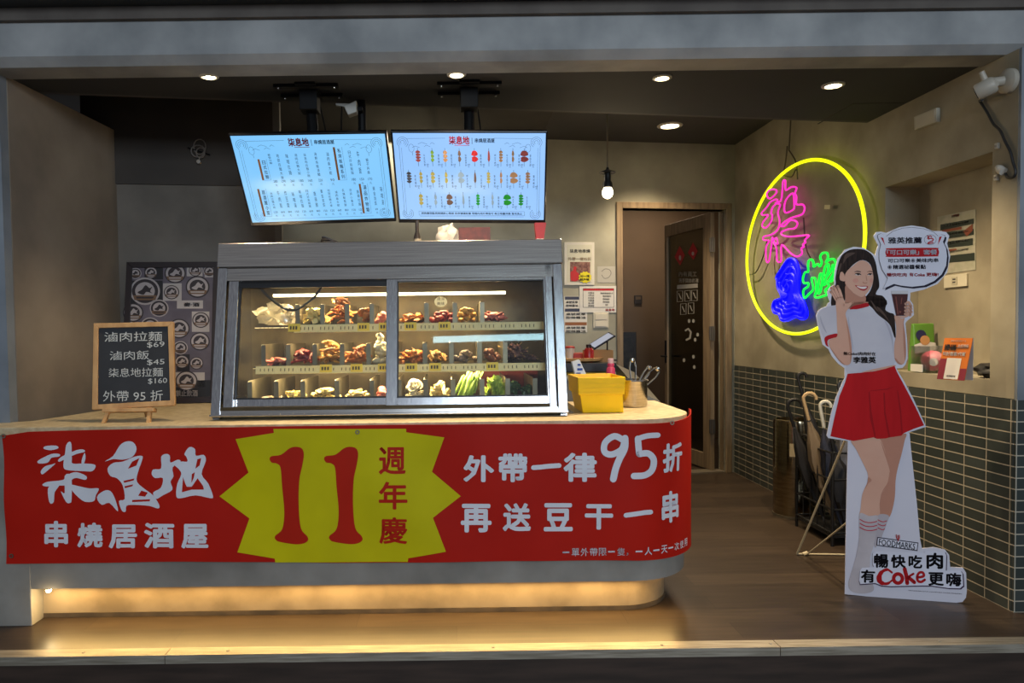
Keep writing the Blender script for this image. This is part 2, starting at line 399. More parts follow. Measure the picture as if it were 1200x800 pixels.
# corridor behind the doorway
cor = MB().box(1.05, 1.10, 6.45, 8.8, 0, RZ).box(1.05, 3.4, 8.6, 8.7, 0, RZ).box(3.3, 3.4, 6.7, 8.7, 0, RZ)
struct(cor.build('wall_corridor', mat('corridor_paint', (112, 92, 72), 0.7, c2=(94, 76, 58), scale=1.2)), 'brown painted corridor walls beyond the doorway', 'wall')

# right wall with its niche
nz0, nz1 = 1.055, 2.128
ny0, ny1 = 3.442, onX(1037, 300, XW).y
rm = MB().box(XW, XW+0.35, 3.29, ny0, 0.975, 2.548).box(XW, XW+0.35, 3.53, ny1, 2.548, RZ).box(XW, XW+0.35, ny1, 6.75, 0.975, RZ).box(XW, XW+0.35, ny0, ny1, 0.975, nz0).box(XW, XW+0.35, ny0, ny1, nz1, 2.548).box(XW+0.2, XW+0.35, ny0, ny1, nz0, nz1)
struct(rm.build('wall_right', mat('right_plaster', (164, 156, 134), 0.75, c2=(138, 130, 110), scale=3.2, detail=12, bump=0.2)), 'warm grey plaster wall with a recessed niche', 'wall')
struct(MB().box(XW-0.006, XW+0.35, 3.285, 6.75, 0, 0.972).build('wall_right_tiles', tile_r), 'dark green grey tiles with pale grout below the plaster', 'wall')
struct(MB().box(XW-0.004, 4.5, 3.272, 3.284, -0.15, 0.972).build('wall_right_end_tiles', tile_f), 'tiled end of the side wall', 'wall')
struct(MB().box(XW+0.001, 4.5, 3.274, 3.289, 0.972, 2.548).box(XW+0.2, 4.5, 3.29, 3.52, -0.1, 2.548).build('wall_outer_right', plaster_cool), 'outer face of the side wall', 'wall')

# ------------------------------------------------------------------ counter
def arc(xs, yf, r, n=14):
    return [(xs + r*math.sin(math.pi/2*i/n), yf + r*(1-math.cos(math.pi/2*i/n))) for i in range(n+1)]
CXS, CRR, CYF = 0.80, 0.34, 3.25
plast_grey = mat('counter_cement', (150, 146, 138), 0.7, c2=(122, 118, 110), scale=3.5, detail=9, bump=0.1)
ctop_m = mat('countertop_stone', (214, 196, 158), 0.45, c2=(190, 168, 128), scale=30, detail=6)
toe_m = mat('toe_kick_cement', (158, 140, 110), 0.7, c2=(122, 106, 80), scale=5, detail=10, bump=0.2)
ctr = thing('counter', 'long grey cement shop counter with pale top and rounded end', 'counter', (0, 3.4, 0))
xl = -2.16
top_pts = [(xl, CYF)] + arc(CXS, CYF, CRR) + [(CXS+CRR, 4.10), (0.64, 4.10), (0.64, 3.53), (0.55, 3.53), (0.55, 4.5), (-1.3, 4.53), (-1.80, 4.45), (-2.04, 3.50), (xl, 3.44)]
MB().prism(top_pts, CT-0.035, CT).build('countertop', ctop_m, ctr, bevel=0.006)
body = [(xl, CYF+0.015)] + arc(CXS, CYF+0.015, CRR-0.015) + [(CXS+CRR-0.015, 4.08), (CXS+CRR-0.2, 4.08), (CXS+CRR-0.2, CYF+0.45), (CXS-0.05, CYF+0.26), (xl, CYF+0.19)]
MB().prism(body, 0.17, CT-0.035).build('front_panel', plast_grey, ctr)
pr = onY(36, 700, 3.26).x
MB().box(xl, pr, CYF+0.012, 3.5, 0, CT-0.036).build('end_pier', plast_grey, ctr, bevel=0.004)
toe = [(pr, 3.36)] + arc(CXS-0.02, 3.36, CRR-0.08) + [(CXS+CRR-0.1, 4.05), (CXS+CRR-0.2, 4.05), (CXS, 3.7), (pr, 3.6)]
MB().prism(toe, 0, 0.17).build('toe_kick', toe_m, ctr)
toe2 = [(pr, 3.356)] + arc(CXS-0.02, 3.356, CRR-0.076) + [(CXS+CRR-0.1, 4.05), (CXS+CRR-0.2, 4.05), (CXS, 3.7), (pr, 3.6)]
MB().prism(toe2, 0.001, 0.022).build('base_strip', mat('base_strip_dark', (84, 70, 52), 0.8, c2=(58, 48, 36), scale=9, detail=9), ctr)
MB().box(xl, 0.54, 4.2, 4.4, 0.0, CT-0.036).build('rear_panel', plast_grey, ctr)
MB().box(0.553, 0.637, 3.54, 4.0, 0.60, 0.62).build('inner_shelf', plain('inner_shelf_grey', (120, 118, 112), 0.5), ctr)
# warm light strip under the overhang
strip = MB()
spts = [(pr+0.07, 3.315)] + [(x, y) for x, y in arc(CXS-0.02, 3.315, CRR-0.05)][:11]
strip.tube([(x, y, 0.163) for x, y in spts], 0.005, 6)
strip.build('light_strip', glow('warm_strip', (255, 196, 96), 9), ctr)
for i in range(5):
    x = -1.6 + i*0.58
    lamp('strip_light', 'AREA', (x, 3.312, 0.158), 2.3, (1.0, 0.64, 0.22), 0.58, 0.02, target=(x, 3.23, 0))
sp = thing('step_spotlight', 'tiny bright spotlight at the pier end of the strip under the counter', 'light', (pr+0.07, 3.30, 0.17))
sq_ = onY(57, 691, 3.285)
MB().lathe([(0.0, 0.035), (0.016, 0.035), (0.018, 0.012), (0.014, 0.004)], sq_, 16).build('housing', plain('spot_black', (30, 28, 26), 0.4), sp)
MB().lathe([(0.0, -0.012), (0.009, -0.009), (0.013, 0.0), (0.010, 0.009), (0.0, 0.012)], sq_, 16).build('lens', glow('spot_lens', (255, 236, 190), 20), sp)
lamp('step_spot', 'POINT', (sq_.x+0.02, 3.25, sq_.z-0.03), 0.5, (1.0, 0.75, 0.4), 0.01)

# ------------------------------------------------------------------ banner on the counter
class BannerFr(Fr):
    """wraps along the counter front and round its end; gently rippled"""
    Y0 = CYF - 0.02
    def __init__(s, extra=0.0): s.e = extra; s.n = Vector((0, -1, 0))
    def uv(s, x, y):
        p = onY(x, y, s.Y0)
        if p.x <= CXS: return (p.x, p.z)
        r = CRR + 0.02; d = ray(x, y); cx, cy = CXS, s.Y0 + r
        ox, oy = CP.x-cx, CP.y-cy
        a = d.x**2+d.y**2; b_ = 2*(ox*d.x+oy*d.y); c = ox*ox+oy*oy-r*r; disc = b_*b_-4*a*c
        t = (-b_-math.sqrt(max(disc, 0)))/(2*a)
        p = CP + d*t; th = math.atan2(p.x-cx, cy-p.y)
        return (CXS + r*th, p.z)
    def P(s, u, v, n=0.0):
        rip = 0.0035*math.sin(u*5.1+v*3)*math.sin(v*7+u*1.3) + 0.002*math.sin(u*13+v*9)
        if u < -1.75: rip += 0.008*(-1.75-u)/0.3*math.sin(v*16+u*7)
        n = n + rip
        if u <= CXS: return Vector((u, s.Y0-n, v))
        r = CRR + 0.02; th = (u-CXS)/r
        if th > math.pi/2: return Vector((CXS+r+n, s.Y0+r+(u-CXS-r*math.pi/2), v))
        return Vector((CXS+(r+n)*math.sin(th), s.Y0+r-(r+n)*math.cos(th), v))
BF = BannerFr()
red_m = mat('banner_red', (186, 30, 16), 0.5, c2=(174, 25, 13), scale=2, spec=0.15)
yel_m = mat('banner_yellow', (208, 196, 12), 0.5, c2=(194, 182, 10), scale=3, spec=0.15)
wht_m = plain('banner_white', (226, 226, 232), 0.5)
redp_m = plain('banner_print_red', (186, 36, 18), 0.5, spec=0.15)
ban = thing('banner', 'long red vinyl banner with yellow burst hung along the counter front', 'banner', (0, BF.Y0, 0.3))
def banner_edges(u):   # bottom and top height along the banner
    zb = 0.302 - 0.026*min(max((u+2.0)/2.4, 0), 1) + 0.004*math.sin(u*4)
    zt = 0.893 + 0.010*math.sin((u+2.0)*1.1) - (0.02*max(0, (-1.9-u)/0.15))
    if u > 0.9: zt += 0.035*min((u-0.9)/0.4, 1)**2
    return zb, zt
bm_ = MB(); NU, NV = 170, 12; u0, u1 = BF.uv(4, 560)[0], CXS+0.352*1.52
vs = []
for k in range(2):
    for i in range(NU+1):
        u = u0+(u1-u0)*i/NU; zb, zt = banner_edges(u)
        for j in range(NV+1): vs.append(BF.P(u, zb+(zt-zb)*j/NV, -0.003*k))
W_ = NV+1; Q = (NU+1)*W_; fs = []
for i in range(NU):
    for j in range(NV):
        a = i*W_+j; fs.append((a, a+W_, a+W_+1, a+1)); fs.append((a+Q, a+1+Q, a+W_+1+Q, a+W_+Q))
for i in range(NU): fs += [(i*W_, i*W_+Q, (i+1)*W_+Q, (i+1)*W_), (i*W_+NV, (i+1)*W_+NV, (i+1)*W_+NV+Q, i*W_+NV+Q)]
for j in range(NV): fs += [(j, j+1, j+1+Q, j+Q), (NU*W_+j, NU*W_+j+Q, NU*W_+j+1+Q, NU*W_+j+1)]
bm_.add(vs, fs).build('sheet', red_m, ban, sm=True)
def Z2(p): return [(250+x/4.138, 490+y/4.138) for x, y in p]
def Z1(p): return [(x/4.4444, 490+y/4.4444) for x, y in p]
def Z3(p): return [(530+x/4.211, 480+y/4.211) for x, y in p]
burst = [(110, 100), (295, 70), (292, 51), (935, 51), (935, 68), (1120, 92), (1060, 260), (1200, 378), (1065, 482), (1128, 645), (945, 678), (943, 696), (300, 699), (298, 680), (118, 648), (175, 485), (30, 378), (172, 262)]
MB().poly(BF, Z2(burst), 0.0018, cut=0.05).build('yellow_burst', yel_m, ban, sm=True)
one = [(275, 195), (285, 182), (330, 175), (370, 145), (400, 137), (430, 145), (440, 175), (432, 230), (418, 300), (415, 420), (425, 530), (455, 570), (460, 590), (440, 605), (400, 610), (330, 600), (305, 590), (300, 570), (335, 535), (345, 450), (335, 330), (328, 240), (310, 218), (285, 213)]
n11 = MB()
for dx in (0, 263): n11.poly(BF, Z2([(x+dx, y) for x, y in one]), 0.0036, sm=4, cut=0.05)
n11.build('eleven_print', redp_m, ban)
yq = MB()
for t, bx in (('週', (444, 523.5, 475.5, 555.5)), ('年', (444, 564, 477.5, 596.5)), ('慶', (444.5, 605.5, 477.5, 637))): yq.text(BF, t, bx, 0.0036, 0.022)
yq.build('anniversary_lettering', redp_m, ban)
brush = [
 [(230, 150), (250, 142), (295, 142), (305, 155), (270, 165), (235, 160)], [(195, 225), (215, 210), (270, 185), (310, 185), (310, 198), (270, 205), (250, 230), (205, 235)],
 [(212, 275), (235, 250), (270, 240), (290, 235), (250, 270), (220, 292)], [(345, 140), (360, 122), (372, 135), (375, 210), (380, 235), (440, 235), (490, 240), (497, 255), (480, 275), (440, 275), (360, 270), (335, 260), (332, 230), (340, 180)],
 [(305, 215), (330, 195), (400, 165), (435, 163), (440, 175), (400, 185), (345, 210), (310, 225)], [(440, 180), (445, 210), (430, 250), (425, 220)],
 [(220, 345), (250, 330), (330, 320), (360, 290), (400, 280), (450, 300), (445, 320), (400, 310), (375, 320), (370, 345), (310, 350), (240, 355)],
 [(338, 300), (372, 300), (374, 420), (365, 440), (345, 435), (318, 380), (338, 388)], [(255, 355), (310, 345), (285, 385), (280, 435), (260, 442), (250, 400)],
 [(365, 345), (420, 355), (470, 365), (515, 365), (500, 400), (490, 430), (450, 435), (420, 420), (380, 380)],
 [(545, 225), (590, 195), (625, 140), (660, 120), (695, 125), (712, 160), (690, 200), (640, 215), (590, 212)],
 [(560, 262), (590, 232), (640, 225), (700, 200), (740, 195), (742, 215), (720, 280), (715, 330), (760, 370), (800, 400), (832, 450), (825, 468), (780, 455), (700, 450), (660, 455), (655, 485), (635, 480), (620, 430), (650, 420), (640, 350), (610, 312), (575, 300)],
 [(505, 410), (540, 378), (575, 378), (600, 420), (615, 485), (570, 440), (530, 450)],
 [(840, 200), (865, 185), (885, 195), (888, 230), (925, 215), (940, 225), (900, 255), (905, 300), (890, 330), (900, 370), (850, 400), (815, 418), (800, 385), (840, 360), (850, 310), (810, 310), (792, 290), (800, 265), (840, 260)],
 [(960, 185), (985, 150), (1015, 160), (1020, 195), (1060, 190), (1072, 220), (1050, 290), (1085, 340), (1110, 405), (1095, 415), (1020, 400), (940, 415), (920, 400), (925, 340), (945, 290), (930, 262), (910, 242), (940, 225), (975, 225), (970, 200)]]
slits = [[(690, 225), (728, 206), (712, 245), (668, 262)], [(645, 325), (702, 312), (698, 322), (648, 335)], [(650, 353), (695, 343), (692, 352), (652, 363)], [(690, 424), (785, 420), (782, 430), (690, 435)], [(738, 375), (722, 402), (758, 406), (772, 385)],
 [(955, 305), (965, 335), (975, 355), (1000, 355), (1030, 312), (1058, 350), (1063, 370), (1000, 370), (950, 383)], [(1028, 213), (1048, 207), (1040, 245), (1018, 262)], [(1000, 290), (1015, 280), (1010, 310), (998, 335)]]
lg = MB()
for p in brush: lg.poly(BF, Z1(p), 0.0018, sm=3, cut=0.06)
lg.build('logo_lettering', wht_m, ban)
lg = MB()
for p in slits: lg.poly(BF, Z1(p), 0.0034, cut=0.06)
lg.build('logo_gap_print', red_m, ban)
tx = MB()
for t, bx in (('串', (52, 610, 80, 641)), ('燒', (91, 612, 121, 641)), ('居', (128, 614, 161, 642)), ('酒', (169, 612, 205, 642)), ('屋', (213, 613, 245, 642))): tx.text(BF, t, bx, 0.004, 0.035)
tx.build('subtitle_lettering', wht_m, ban)
tx = MB()
for t, bx in (('外', (543, 533, 579, 564.5)), ('帶', (584, 531, 618, 564.5)), ('律', (660, 530, 699, 564)), ('再', (540, 590, 576, 623.5)), ('送', (589, 589, 622, 622)), ('豆', (637, 589, 671, 622)), ('干', (685, 590, 718, 620))): tx.text(BF, t, bx, 0.004, 0.035)
for q in ([(625, 547.5), (633, 547), (641, 546), (648, 545.5), (655, 545)], [(733, 603), (741, 602), (748, 601), (755, 600), (762, 599.5)]): tx.stroke(BF, q, 5.5, 0.004)
tx.stroke(BF, Z3([(845, 150), (800, 130), (755, 160), (750, 205), (785, 220), (835, 195), (850, 150)]), 7.4, 0.004, sm=5)
tx.stroke(BF, Z3([(852, 140), (850, 190), (825, 240), (805, 290), (793, 340)]), 8.0, 0.004, sm=5)
tx.stroke(BF, Z3([(1010, 124), (960, 128), (915, 142)]), 6.2, 0.004, sm=4)
tx.stroke(BF, Z3([(915, 142), (918, 180), (922, 218)]), 7.4, 0.004, sm=4)
tx.stroke(BF, Z3([(922, 218), (965, 215), (992, 245), (985, 295), (950, 322), (895, 326)]), 7.4, 0.004, sm=5)
def btext(mb, t, u, wu, z0, z1, bold):
    mb.text(BF, t, None, 0.004, bold, uvq=[(u, z0), (u+wu, z0), (u+wu, z1), (u, z1)])
zt_, zb_ = BF.uv(760, 524)[1], BF.uv(760, 558)[1]
btext(tx, '折', BF.uv(776, 540)[0], 0.125, zb_+0.01, zt_+0.012, 0.035)
zt_, zb_ = BF.uv(760, 580)[1], BF.uv(760, 614)[1]
btext(tx, '串', BF.uv(775, 595)[0], 0.11, zb_-0.005, zt_+0.008, 0.035)
tx.build('offer_lettering', wht_m, ban)
tx = MB(); us = BF.uv(659, 645)[0]
for i, ch in enumerate('一單外帶限一隻，一人一天一次使用'):
    h = 0.036; zc = 0.318
    if ch == '一': btext(tx, ch, us+i*0.041, 0.031, zc-0.003, zc+0.004, 0.01)
    elif ch == '，': btext(tx, ch, us+i*0.041, 0.009, zc-0.018, zc-0.004, 0.01)
    else: btext(tx, ch, us+i*0.041, 0.035, zc-h/2, zc+h/2, 0.01)
tx.build('small_print_lettering', wht_m, ban)
for x, y in ((5, 510.5), (13.5, 651), (419, 506), (786, 495)):
    p = BF.P(*BF.uv(x, y), 0.003); e = MB(); ax = Vector((0, -1, 0)); e.ring([(0.005, 0), (0.010, 0), (0.010, 0.003), (0.005, 0.003)], p, 16, ax)
    e.build('eyelet', plain('eyelet_metal', (170, 160, 140), 0.3, metal=0.9), ban)
# ------------------------------------------------------------------ chilled display case
steel = mat('brushed_steel', (206, 202, 196), 0.2, 1.0, c2=(176, 172, 168), scale=14, stretch=(0.25, 8, 14), lo=0.3, hi=0.7)
steel_v = mat('brushed_steel_upright', (204, 204, 204), 0.2, 1.0, c2=(172, 172, 176), scale=14, stretch=(14, 8, 0.25), lo=0.3, hi=0.7)
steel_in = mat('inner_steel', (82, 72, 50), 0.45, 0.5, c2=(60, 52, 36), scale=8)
black_g = plain('gasket_black', (24, 24, 26), 0.5)
clear = glass('case_glass', (0.96, 0.98, 0.98), 0.045)
FF = Fr((0, 3.42, CT), (1, 0, 0), (0, 0.2, 0.85))
FS = FF.off(-0.09)
fu0, fu1 = -1.150, 0.540
vT = FF.uv(460, 285)[1]
cse = thing('display_case', 'stainless steel glass fronted chilled display case on the counter', 'display case', (-0.3, 3.5, CT))
yB = 4.06
topz = FF.P(0, vT).z
def sidepanel(x0, x1):
    pf, pt = FF.P(0, 0, -0.03), FF.P(0, vT, -0.03)
    prof = [(pf.y, CT+0.001), (yB, CT+0.001), (yB, topz), (pt.y, topz)]
    return [(x, y, z) for x in (x0, x1) for y, z in prof]
for x0, x1 in ((fu0, fu0+0.03), (fu1-0.03, fu1)):
    m_ = MB(); m_.add(sidepanel(x0, x1), [(0, 3, 2, 1), (4, 5, 6, 7), (0, 1, 5, 4), (1, 2, 6, 5), (2, 3, 7, 6), (3, 0, 4, 7)])
    m_.build('side_panel', steel_v, cse)
MB().box(fu0+0.03, fu1-0.03, FF.P(0, vT).y, yB, topz-0.03, topz).build('top_panel', steel, cse)
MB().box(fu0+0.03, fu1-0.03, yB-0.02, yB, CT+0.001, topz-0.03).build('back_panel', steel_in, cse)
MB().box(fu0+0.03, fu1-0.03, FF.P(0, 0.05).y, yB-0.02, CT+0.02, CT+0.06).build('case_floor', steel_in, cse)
vH = FF.uv(460, 312)[1]; vH2 = FF.uv(460, 317)[1]
hd = MB(); hd.fbox(FF, fu0-0.004, fu1+0.004, vH, vT+0.006, -0.05, 0.018); hd.build('hood', steel, cse, bevel=0.004)
MB().fbox(FF, fu0+0.02, fu1-0.02, FF.uv(460, 327)[1], vH, -0.06, 0.004).build('header_rail', steel, cse, bevel=0.002)
# corner posts and sill
ls = FF.uv(275, 400)[0]; rs = FF.uv(641, 400)[0]
MB().fbox(FF, fu0, fu0+0.045, 0.013, vH, -0.05, 0.012).fbox(FF, fu0+0.052, fu0+0.10, 0.03, vH, -0.06, -0.002).build('corner_post', steel_v, cse, bevel=0.003)
MB().fbox(FF, fu1-0.045, fu1, 0.013, vH, -0.05, 0.012).fbox(FF, fu1-0.085, fu1-0.05, 0.03, vH, -0.06, 0.004).build('corner_post', steel_v, cse, bevel=0.003)
MB().fbox(FF, fu0, fu1, 0.013, 0.024, -0.05, 0.03).fbox(FF, fu0+0.03, fu1-0.03, 0.022, 0.045, -0.06, 0.006).build('base_sill', steel, cse, bevel=0.003)
# two sliding doors
def door(px0, px1, py0, py1, n, stl, str_, top, bot, header_dark):
    a0, b0 = FF.off(n).uv(px0, py1); a1, b1 = FF.off(n).uv(px1, py0)
    d = MB(); G = FF.off(n)
    d.fbox(G, a0, a0+stl, b0, b1, -0.018, 0); d.fbox(G, a1-str_, a1, b0, b1, -0.018, 0)
    d.fbox(G, a0+stl, a1-str_, b0, b0+bot, -0.018, 0)
    o = d.build('sliding_door', steel_v, cse, bevel=0.002)
    MB().fbox(G, a0+stl, a1-str_, b1-top, b1, -0.018, 0).build('door_top_rail', black_g if header_dark else steel, o)
    MB().fbox(G, a0+stl, a1-str_, b0+bot, b1-top, -0.012, -0.008).build('pane', clear, o)
    e = MB(); 
    for q in ((a0+stl, a0+stl+0.006, b0+bot, b1-top), (a1-str_-0.006, a1-str_, b0+bot, b1-top), (a0+stl, a1-str_, b0+bot, b0+bot+0.006), (a0+stl, a1-str_, b1-top-0.006, b1-top)): e.fbox(G, q[0], q[1], q[2], q[3], -0.006, 0.001)
    e.build('gasket', black_g, o)
    return o
door(268, 459, 317, 480, -0.035, 0.03, 0.02, 0.075, 0.05, True)
door(452, 641, 317, 478, -0.004, 0.055, 0.02, 0.045, 0.05, False)
# inside: shelves, dividers, strips
SH = []
strip_m = mat('price_strip', (240, 226, 170), 0.5, c2=(226, 206, 140), scale=60, stretch=(40, 1, 1), detail=1)
tagm = plain('price_tag', (246, 214, 70), 0.5)
tick = plain('tag_print', (86, 66, 24), 0.6)
for k, (ys, yb, x0) in enumerate(((379, 388, 300), (427, 436, 296))):
    G = FS; s0 = G.uv(x0, ys)[0]; s1 = G.uv(641, ys)[0]
    v1 = G.uv(470, ys)[1]; v0 = G.uv(470, yb)[1]
    p = G.P(0, v1)
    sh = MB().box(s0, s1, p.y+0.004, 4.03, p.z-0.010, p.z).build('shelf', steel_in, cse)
    MB().fbox(G, G.uv(345 if k == 0 else 300, ys)[0], s1-0.01, v0, v1, -0.002, 0.003).build('price_strip', strip_m, sh)
    tk = MB()
    for px in ((344, 425, 450, 480, 520) if k == 0 else (381, 417, 449, 481, 509, 576)):
        a = G.uv(px-6, 0)[0]; a2 = G.uv(px+8, 0)[0]
        a = G.uv(px-6, yb)[0]; a2 = G.uv(px+8, yb)[0]
        MB().fbox(G, a, a2, v0+0.004, v1+0.004, 0.003, 0.007).build('price_tag', tagm, sh)
        for j in range(3): tk.fbox(G, a+0.008+j*0.014, a+0.017+j*0.014, v0+0.014, v1-0.008, 0.007, 0.008)
    for i in range(70):
        a = G.uv(300, yb)[0]+0.02*i
        if a < s1-0.03 and i % 5: tk.fbox(G, a, a+0.004, v0+0.012, v1-0.012, 0.003, 0.0036)
    tk.build('price_print', tick, sh)
    SH.append((p.y, p.z))
pf = FS.P(0, FS.uv(470, 467)[1]); SH.append((pf.y, CT+0.062))
div_m = mat('divider_steel', (150, 142, 118), 0.4, 0.75, c2=(120, 112, 92), scale=8)
def divider(px, py, row, h, dep=0.45):
    y, z = SH[row]; y += 0.012
    x = onY(px, py, y).x
    m_ = MB(); t = 0.0025
    pts = [(y, z+0.001), (y+dep, z+0.001), (y+dep, z+h*0.98), (y+0.03, z+h), (y, z+h*0.96)]
    vs = [(xx, a, b) for xx in (x-t, x+t) for a, b in pts]
    m_.add(vs, [(0, 1, 2, 3, 4), (5, 6, 7, 8, 9)] + [(i, (i+1) % 5, (i+1) % 5+5, i+5) for i in range(5)])
    m_.box(x-t, x+0.02, y-0.004, y, z+0.001, z+h*0.96)
    m_.build('divider', div_m, cse)
for px in (347, 376, 405, 434, 498, 531, 563): divider(px, 372, 0, 0.105)
for px in (307, 336, 367, 399, 430, 463, 496, 527, 560, 590): divider(px, 420, 1, 0.108)
for px in (291, 322, 353, 393, 434, 466, 497, 529, 563, 593, 625): divider(px, 465, 2, 0.115)
tb = MB(); pt = FF.P(0, FF.uv(470, 337)[1], -0.11)
tb.tube([(FF.uv(314, 340)[0], pt.y, pt.z), (FF.uv(594, 337)[0], pt.y, pt.z)], 0.007, 8)
tb.build('light_tube', glow('case_tube', (255, 238, 190), 10), cse)
for k, zz in enumerate((pt.z-0.02, SH[0][1]-0.03, SH[1][1]-0.03)):
    yy = (pt.y+0.03, SH[0][0]+0.05, SH[1][0]+0.04)[k]
    lamp('case_light', 'AREA', (-0.40, yy, zz), (14.0, 12.0, 16.0)[k], (1.0, 0.74, 0.38), 1.25, 0.03, target=(-0.40, yy+0.10, zz-0.3))
for zz, yy in ((SH[0][1]-0.014, SH[0][0]+0.05), (SH[1][1]-0.014, SH[1][0]+0.05)):
    MB().box(-1.0, 0.12, yy, yy+0.012, zz, zz+0.003).build('light_bar', glow('case_bar', (255, 226, 160), 2.0), cse)
# oval sticker inside the glass
st = MB(); st.disc(FF.off(-0.004), 516.5, 353.5, 7.5, 6, 0.001, thick=0.0006)
st.build('oval_sticker', plain('sticker_cream', (240, 226, 170), 0.5), cse)
st = MB()
for yy, t in ((350, '清涼'), (355.5, '美味')): st.text(FF.off(-0.004), t, (512, yy-2, 521, yy+2), 0.002)
st.build('sticker_lettering', tick, cse)

# plastic bag and coiled cord hung inside
bag = MB(); bp = onY(325, 376, SH[0][0]+0.06)
bag.blob((bp.x, bp.y, SH[0][1]+0.052), (0.092, 0.06, 0.055), 3, 0.55, 2.6, 3)
for i in range(7):
    a = i*0.9; c = Vector((bp.x+0.075*math.cos(a), bp.y-0.03, SH[0][1]+0.055+0.04*math.sin(a)))
    bag.blob(c, (0.028, 0.02, 0.024), 2, 0.6, 3.0, i)
m_, N_, L_ = nt('clear_plastic'); N_.remove(N_['Principled BSDF'])
t_ = N_.new('ShaderNodeBsdfTranslucent'); t_.inputs[0].default_value = rgba((235, 228, 205)); g_ = N_.new('ShaderNodeBsdfGlossy'); g_.inputs['Roughness'].default_value = 0.15
d_ = N_.new('ShaderNodeBsdfDiffuse'); d_.inputs[0].default_value = rgba((225, 214, 185)); tr_ = N_.new('ShaderNodeBsdfTransparent')
a1 = N_.new('ShaderNodeMixShader'); a2 = N_.new('ShaderNodeMixShader'); a3 = N_.new('ShaderNodeMixShader'); a1.inputs[0].default_value = 0.5; a2.inputs[0].default_value = 0.2; a3.inputs[0].default_value = 0.35
L_.new(t_.outputs[0], a1.inputs[1]); L_.new(d_.outputs[0], a1.inputs[2]); L_.new(a1.outputs[0], a2.inputs[1]); L_.new(g_.outputs[0], a2.inputs[2]); L_.new(a2.outputs[0], a3.inputs[1]); L_.new(tr_.outputs[0], a3.inputs[2]); L_.new(a3.outputs[0], N_['Material Output'].inputs[0])
tag(bag.build('plastic_bag', m_, loc=(bp.x, bp.y, SH[0][1]), sm=True), 'crumpled clear plastic bag at the end of the top shelf of the display case', 'bag')
cpts = smooth_loop([(302, 334), (313, 346), (328, 358), (341, 363), (352, 360), (365, 351), (374, 341), (379, 333)], 14, False)
cq = [onY(x, y, FF.P(0, 0.6, -0.075).y) for x, y in cpts]; coil = []
for i in range(len(cq)*6):
    t = i/6; k = min(int(t), len(cq)-2); p = cq[k].lerp(cq[k+1], t-k); a = i*1.05
    coil.append(p + Vector((0.004*math.cos(a), 0.006*math.sin(a), 0.006*math.sin(a))))
MBc = MB().tube(coil, 0.0022, 5)
tag(MBc.build('coiled_cord', plain('cord_black', (22, 20, 18), 0.5), loc=cq[0]), 'black coiled cord hanging in a loop behind the upper pane of the display case', 'cord')

# ------------------------------------------------------------------ food in the trays
def food(name, c, c2, rough=0.45, scale=30, sss=0): return mat('food_'+name, c, rough, c2=c2, scale=scale, detail=4, bump=0.25)
FM = dict(cream=food('cream', (236, 214, 150), (208, 176, 108)), orange=food('orange', (214, 140, 70), (168, 92, 44)), gold=food('gold', (214, 160, 72), (158, 104, 42)), pink=food('pink', (222, 140, 120), (190, 92, 82)),
 red=food('red', (176, 66, 58), (120, 36, 34)), brown=food('brown', (140, 84, 52), (92, 52, 34)), grey=food('grey', (150, 132, 112), (104, 88, 76)), pale=food('pale', (236, 216, 142), (214, 186, 106)), white=food('white', (236, 228, 198), (206, 192, 150)),
 green=food('green', (150, 178, 66), (96, 132, 44)), lime=food('lime', (190, 206, 92), (120, 156, 52)), dark=food('dark', (62, 92, 44), (34, 58, 28)), purple=food('purple', (120, 84, 76), (78, 52, 50)), stick=food('stick', (206, 170, 112), (176, 138, 84)))
def proto(kind, mname):
    """one piece of food centred on the origin, about 4 cm long"""
    g = MB()
    if kind == 'chunk': g.blob((0, 0, 0), (0.019, 0.015, 0.013), 2, 0.45, 1.7, 5)
    elif kind == 'cube': g.box(-0.013, 0.013, -0.013, 0.013, -0.011, 0.011)
    elif kind == 'slice': g.blob((0, 0, 0), (0.026, 0.017, 0.007), 2, 0.5, 1.9, 8)
    elif kind == 'ball': g.blob((0, 0, 0), 0.014, 2, 0.1, 1.5, 2)
    elif kind == 'strip': g.tube([(-0.035, 0, 0), (-0.012, 0.004, 0.004), (0.012, -0.003, 0.002), (0.035, 0.002, -0.002)], [0.004, 0.008, 0.008, 0.004], 7)
    elif kind == 'bar': g.box(-0.032, 0.032, -0.007, 0.007, -0.006, 0.006)
    elif kind == 'stalk': g.tube([(0, 0, -0.055), (0.003, 0, -0.02), (0, 0.002, 0.02), (-0.002, 0, 0.05), (0, 0, 0.06)], [0.006, 0.0065, 0.006, 0.007, 0.002], 7)
    elif kind == 'ringlet': g.ring([(0.010, -0.004), (0.018, -0.005), (0.018, 0.005), (0.010, 0.004)], (0, 0, 0), 14)
    elif kind == 'leafy':
        for i in range(5): g.blob((0.012*math.cos(i*2.2), 0.010*math.sin(i*2.2), 0.008*i-0.012), (0.022, 0.006, 0.018), 2, 0.8, 2.5, i)
    elif kind == 'floret':
        g.blob((0, 0, 0.012), (0.018, 0.016, 0.012), 3, 0.7, 4.5, 4); g.tube([(0, 0, -0.02), (0, 0, 0.01)], [0.006, 0.008], 7)
    elif kind == 'skewer':
        for i in range(4): g.blob((0, -0.045+i*0.026, 0), (0.013, 0.015, 0.010), 2, 0.4, 2.0, i+3)
    return g
NAMES = dict(chunk='meat_chunk', cube='tofu_cube', slice='meat_slice', ball='meatball', strip='meat_strip', bar='bean_curd_bar', stalk='green_stalk', ringlet='food_ring', leafy='lettuce_head', floret='broccoli_floret', skewer='meat_skewer')
PR = {}
rnd = random.Random(11)
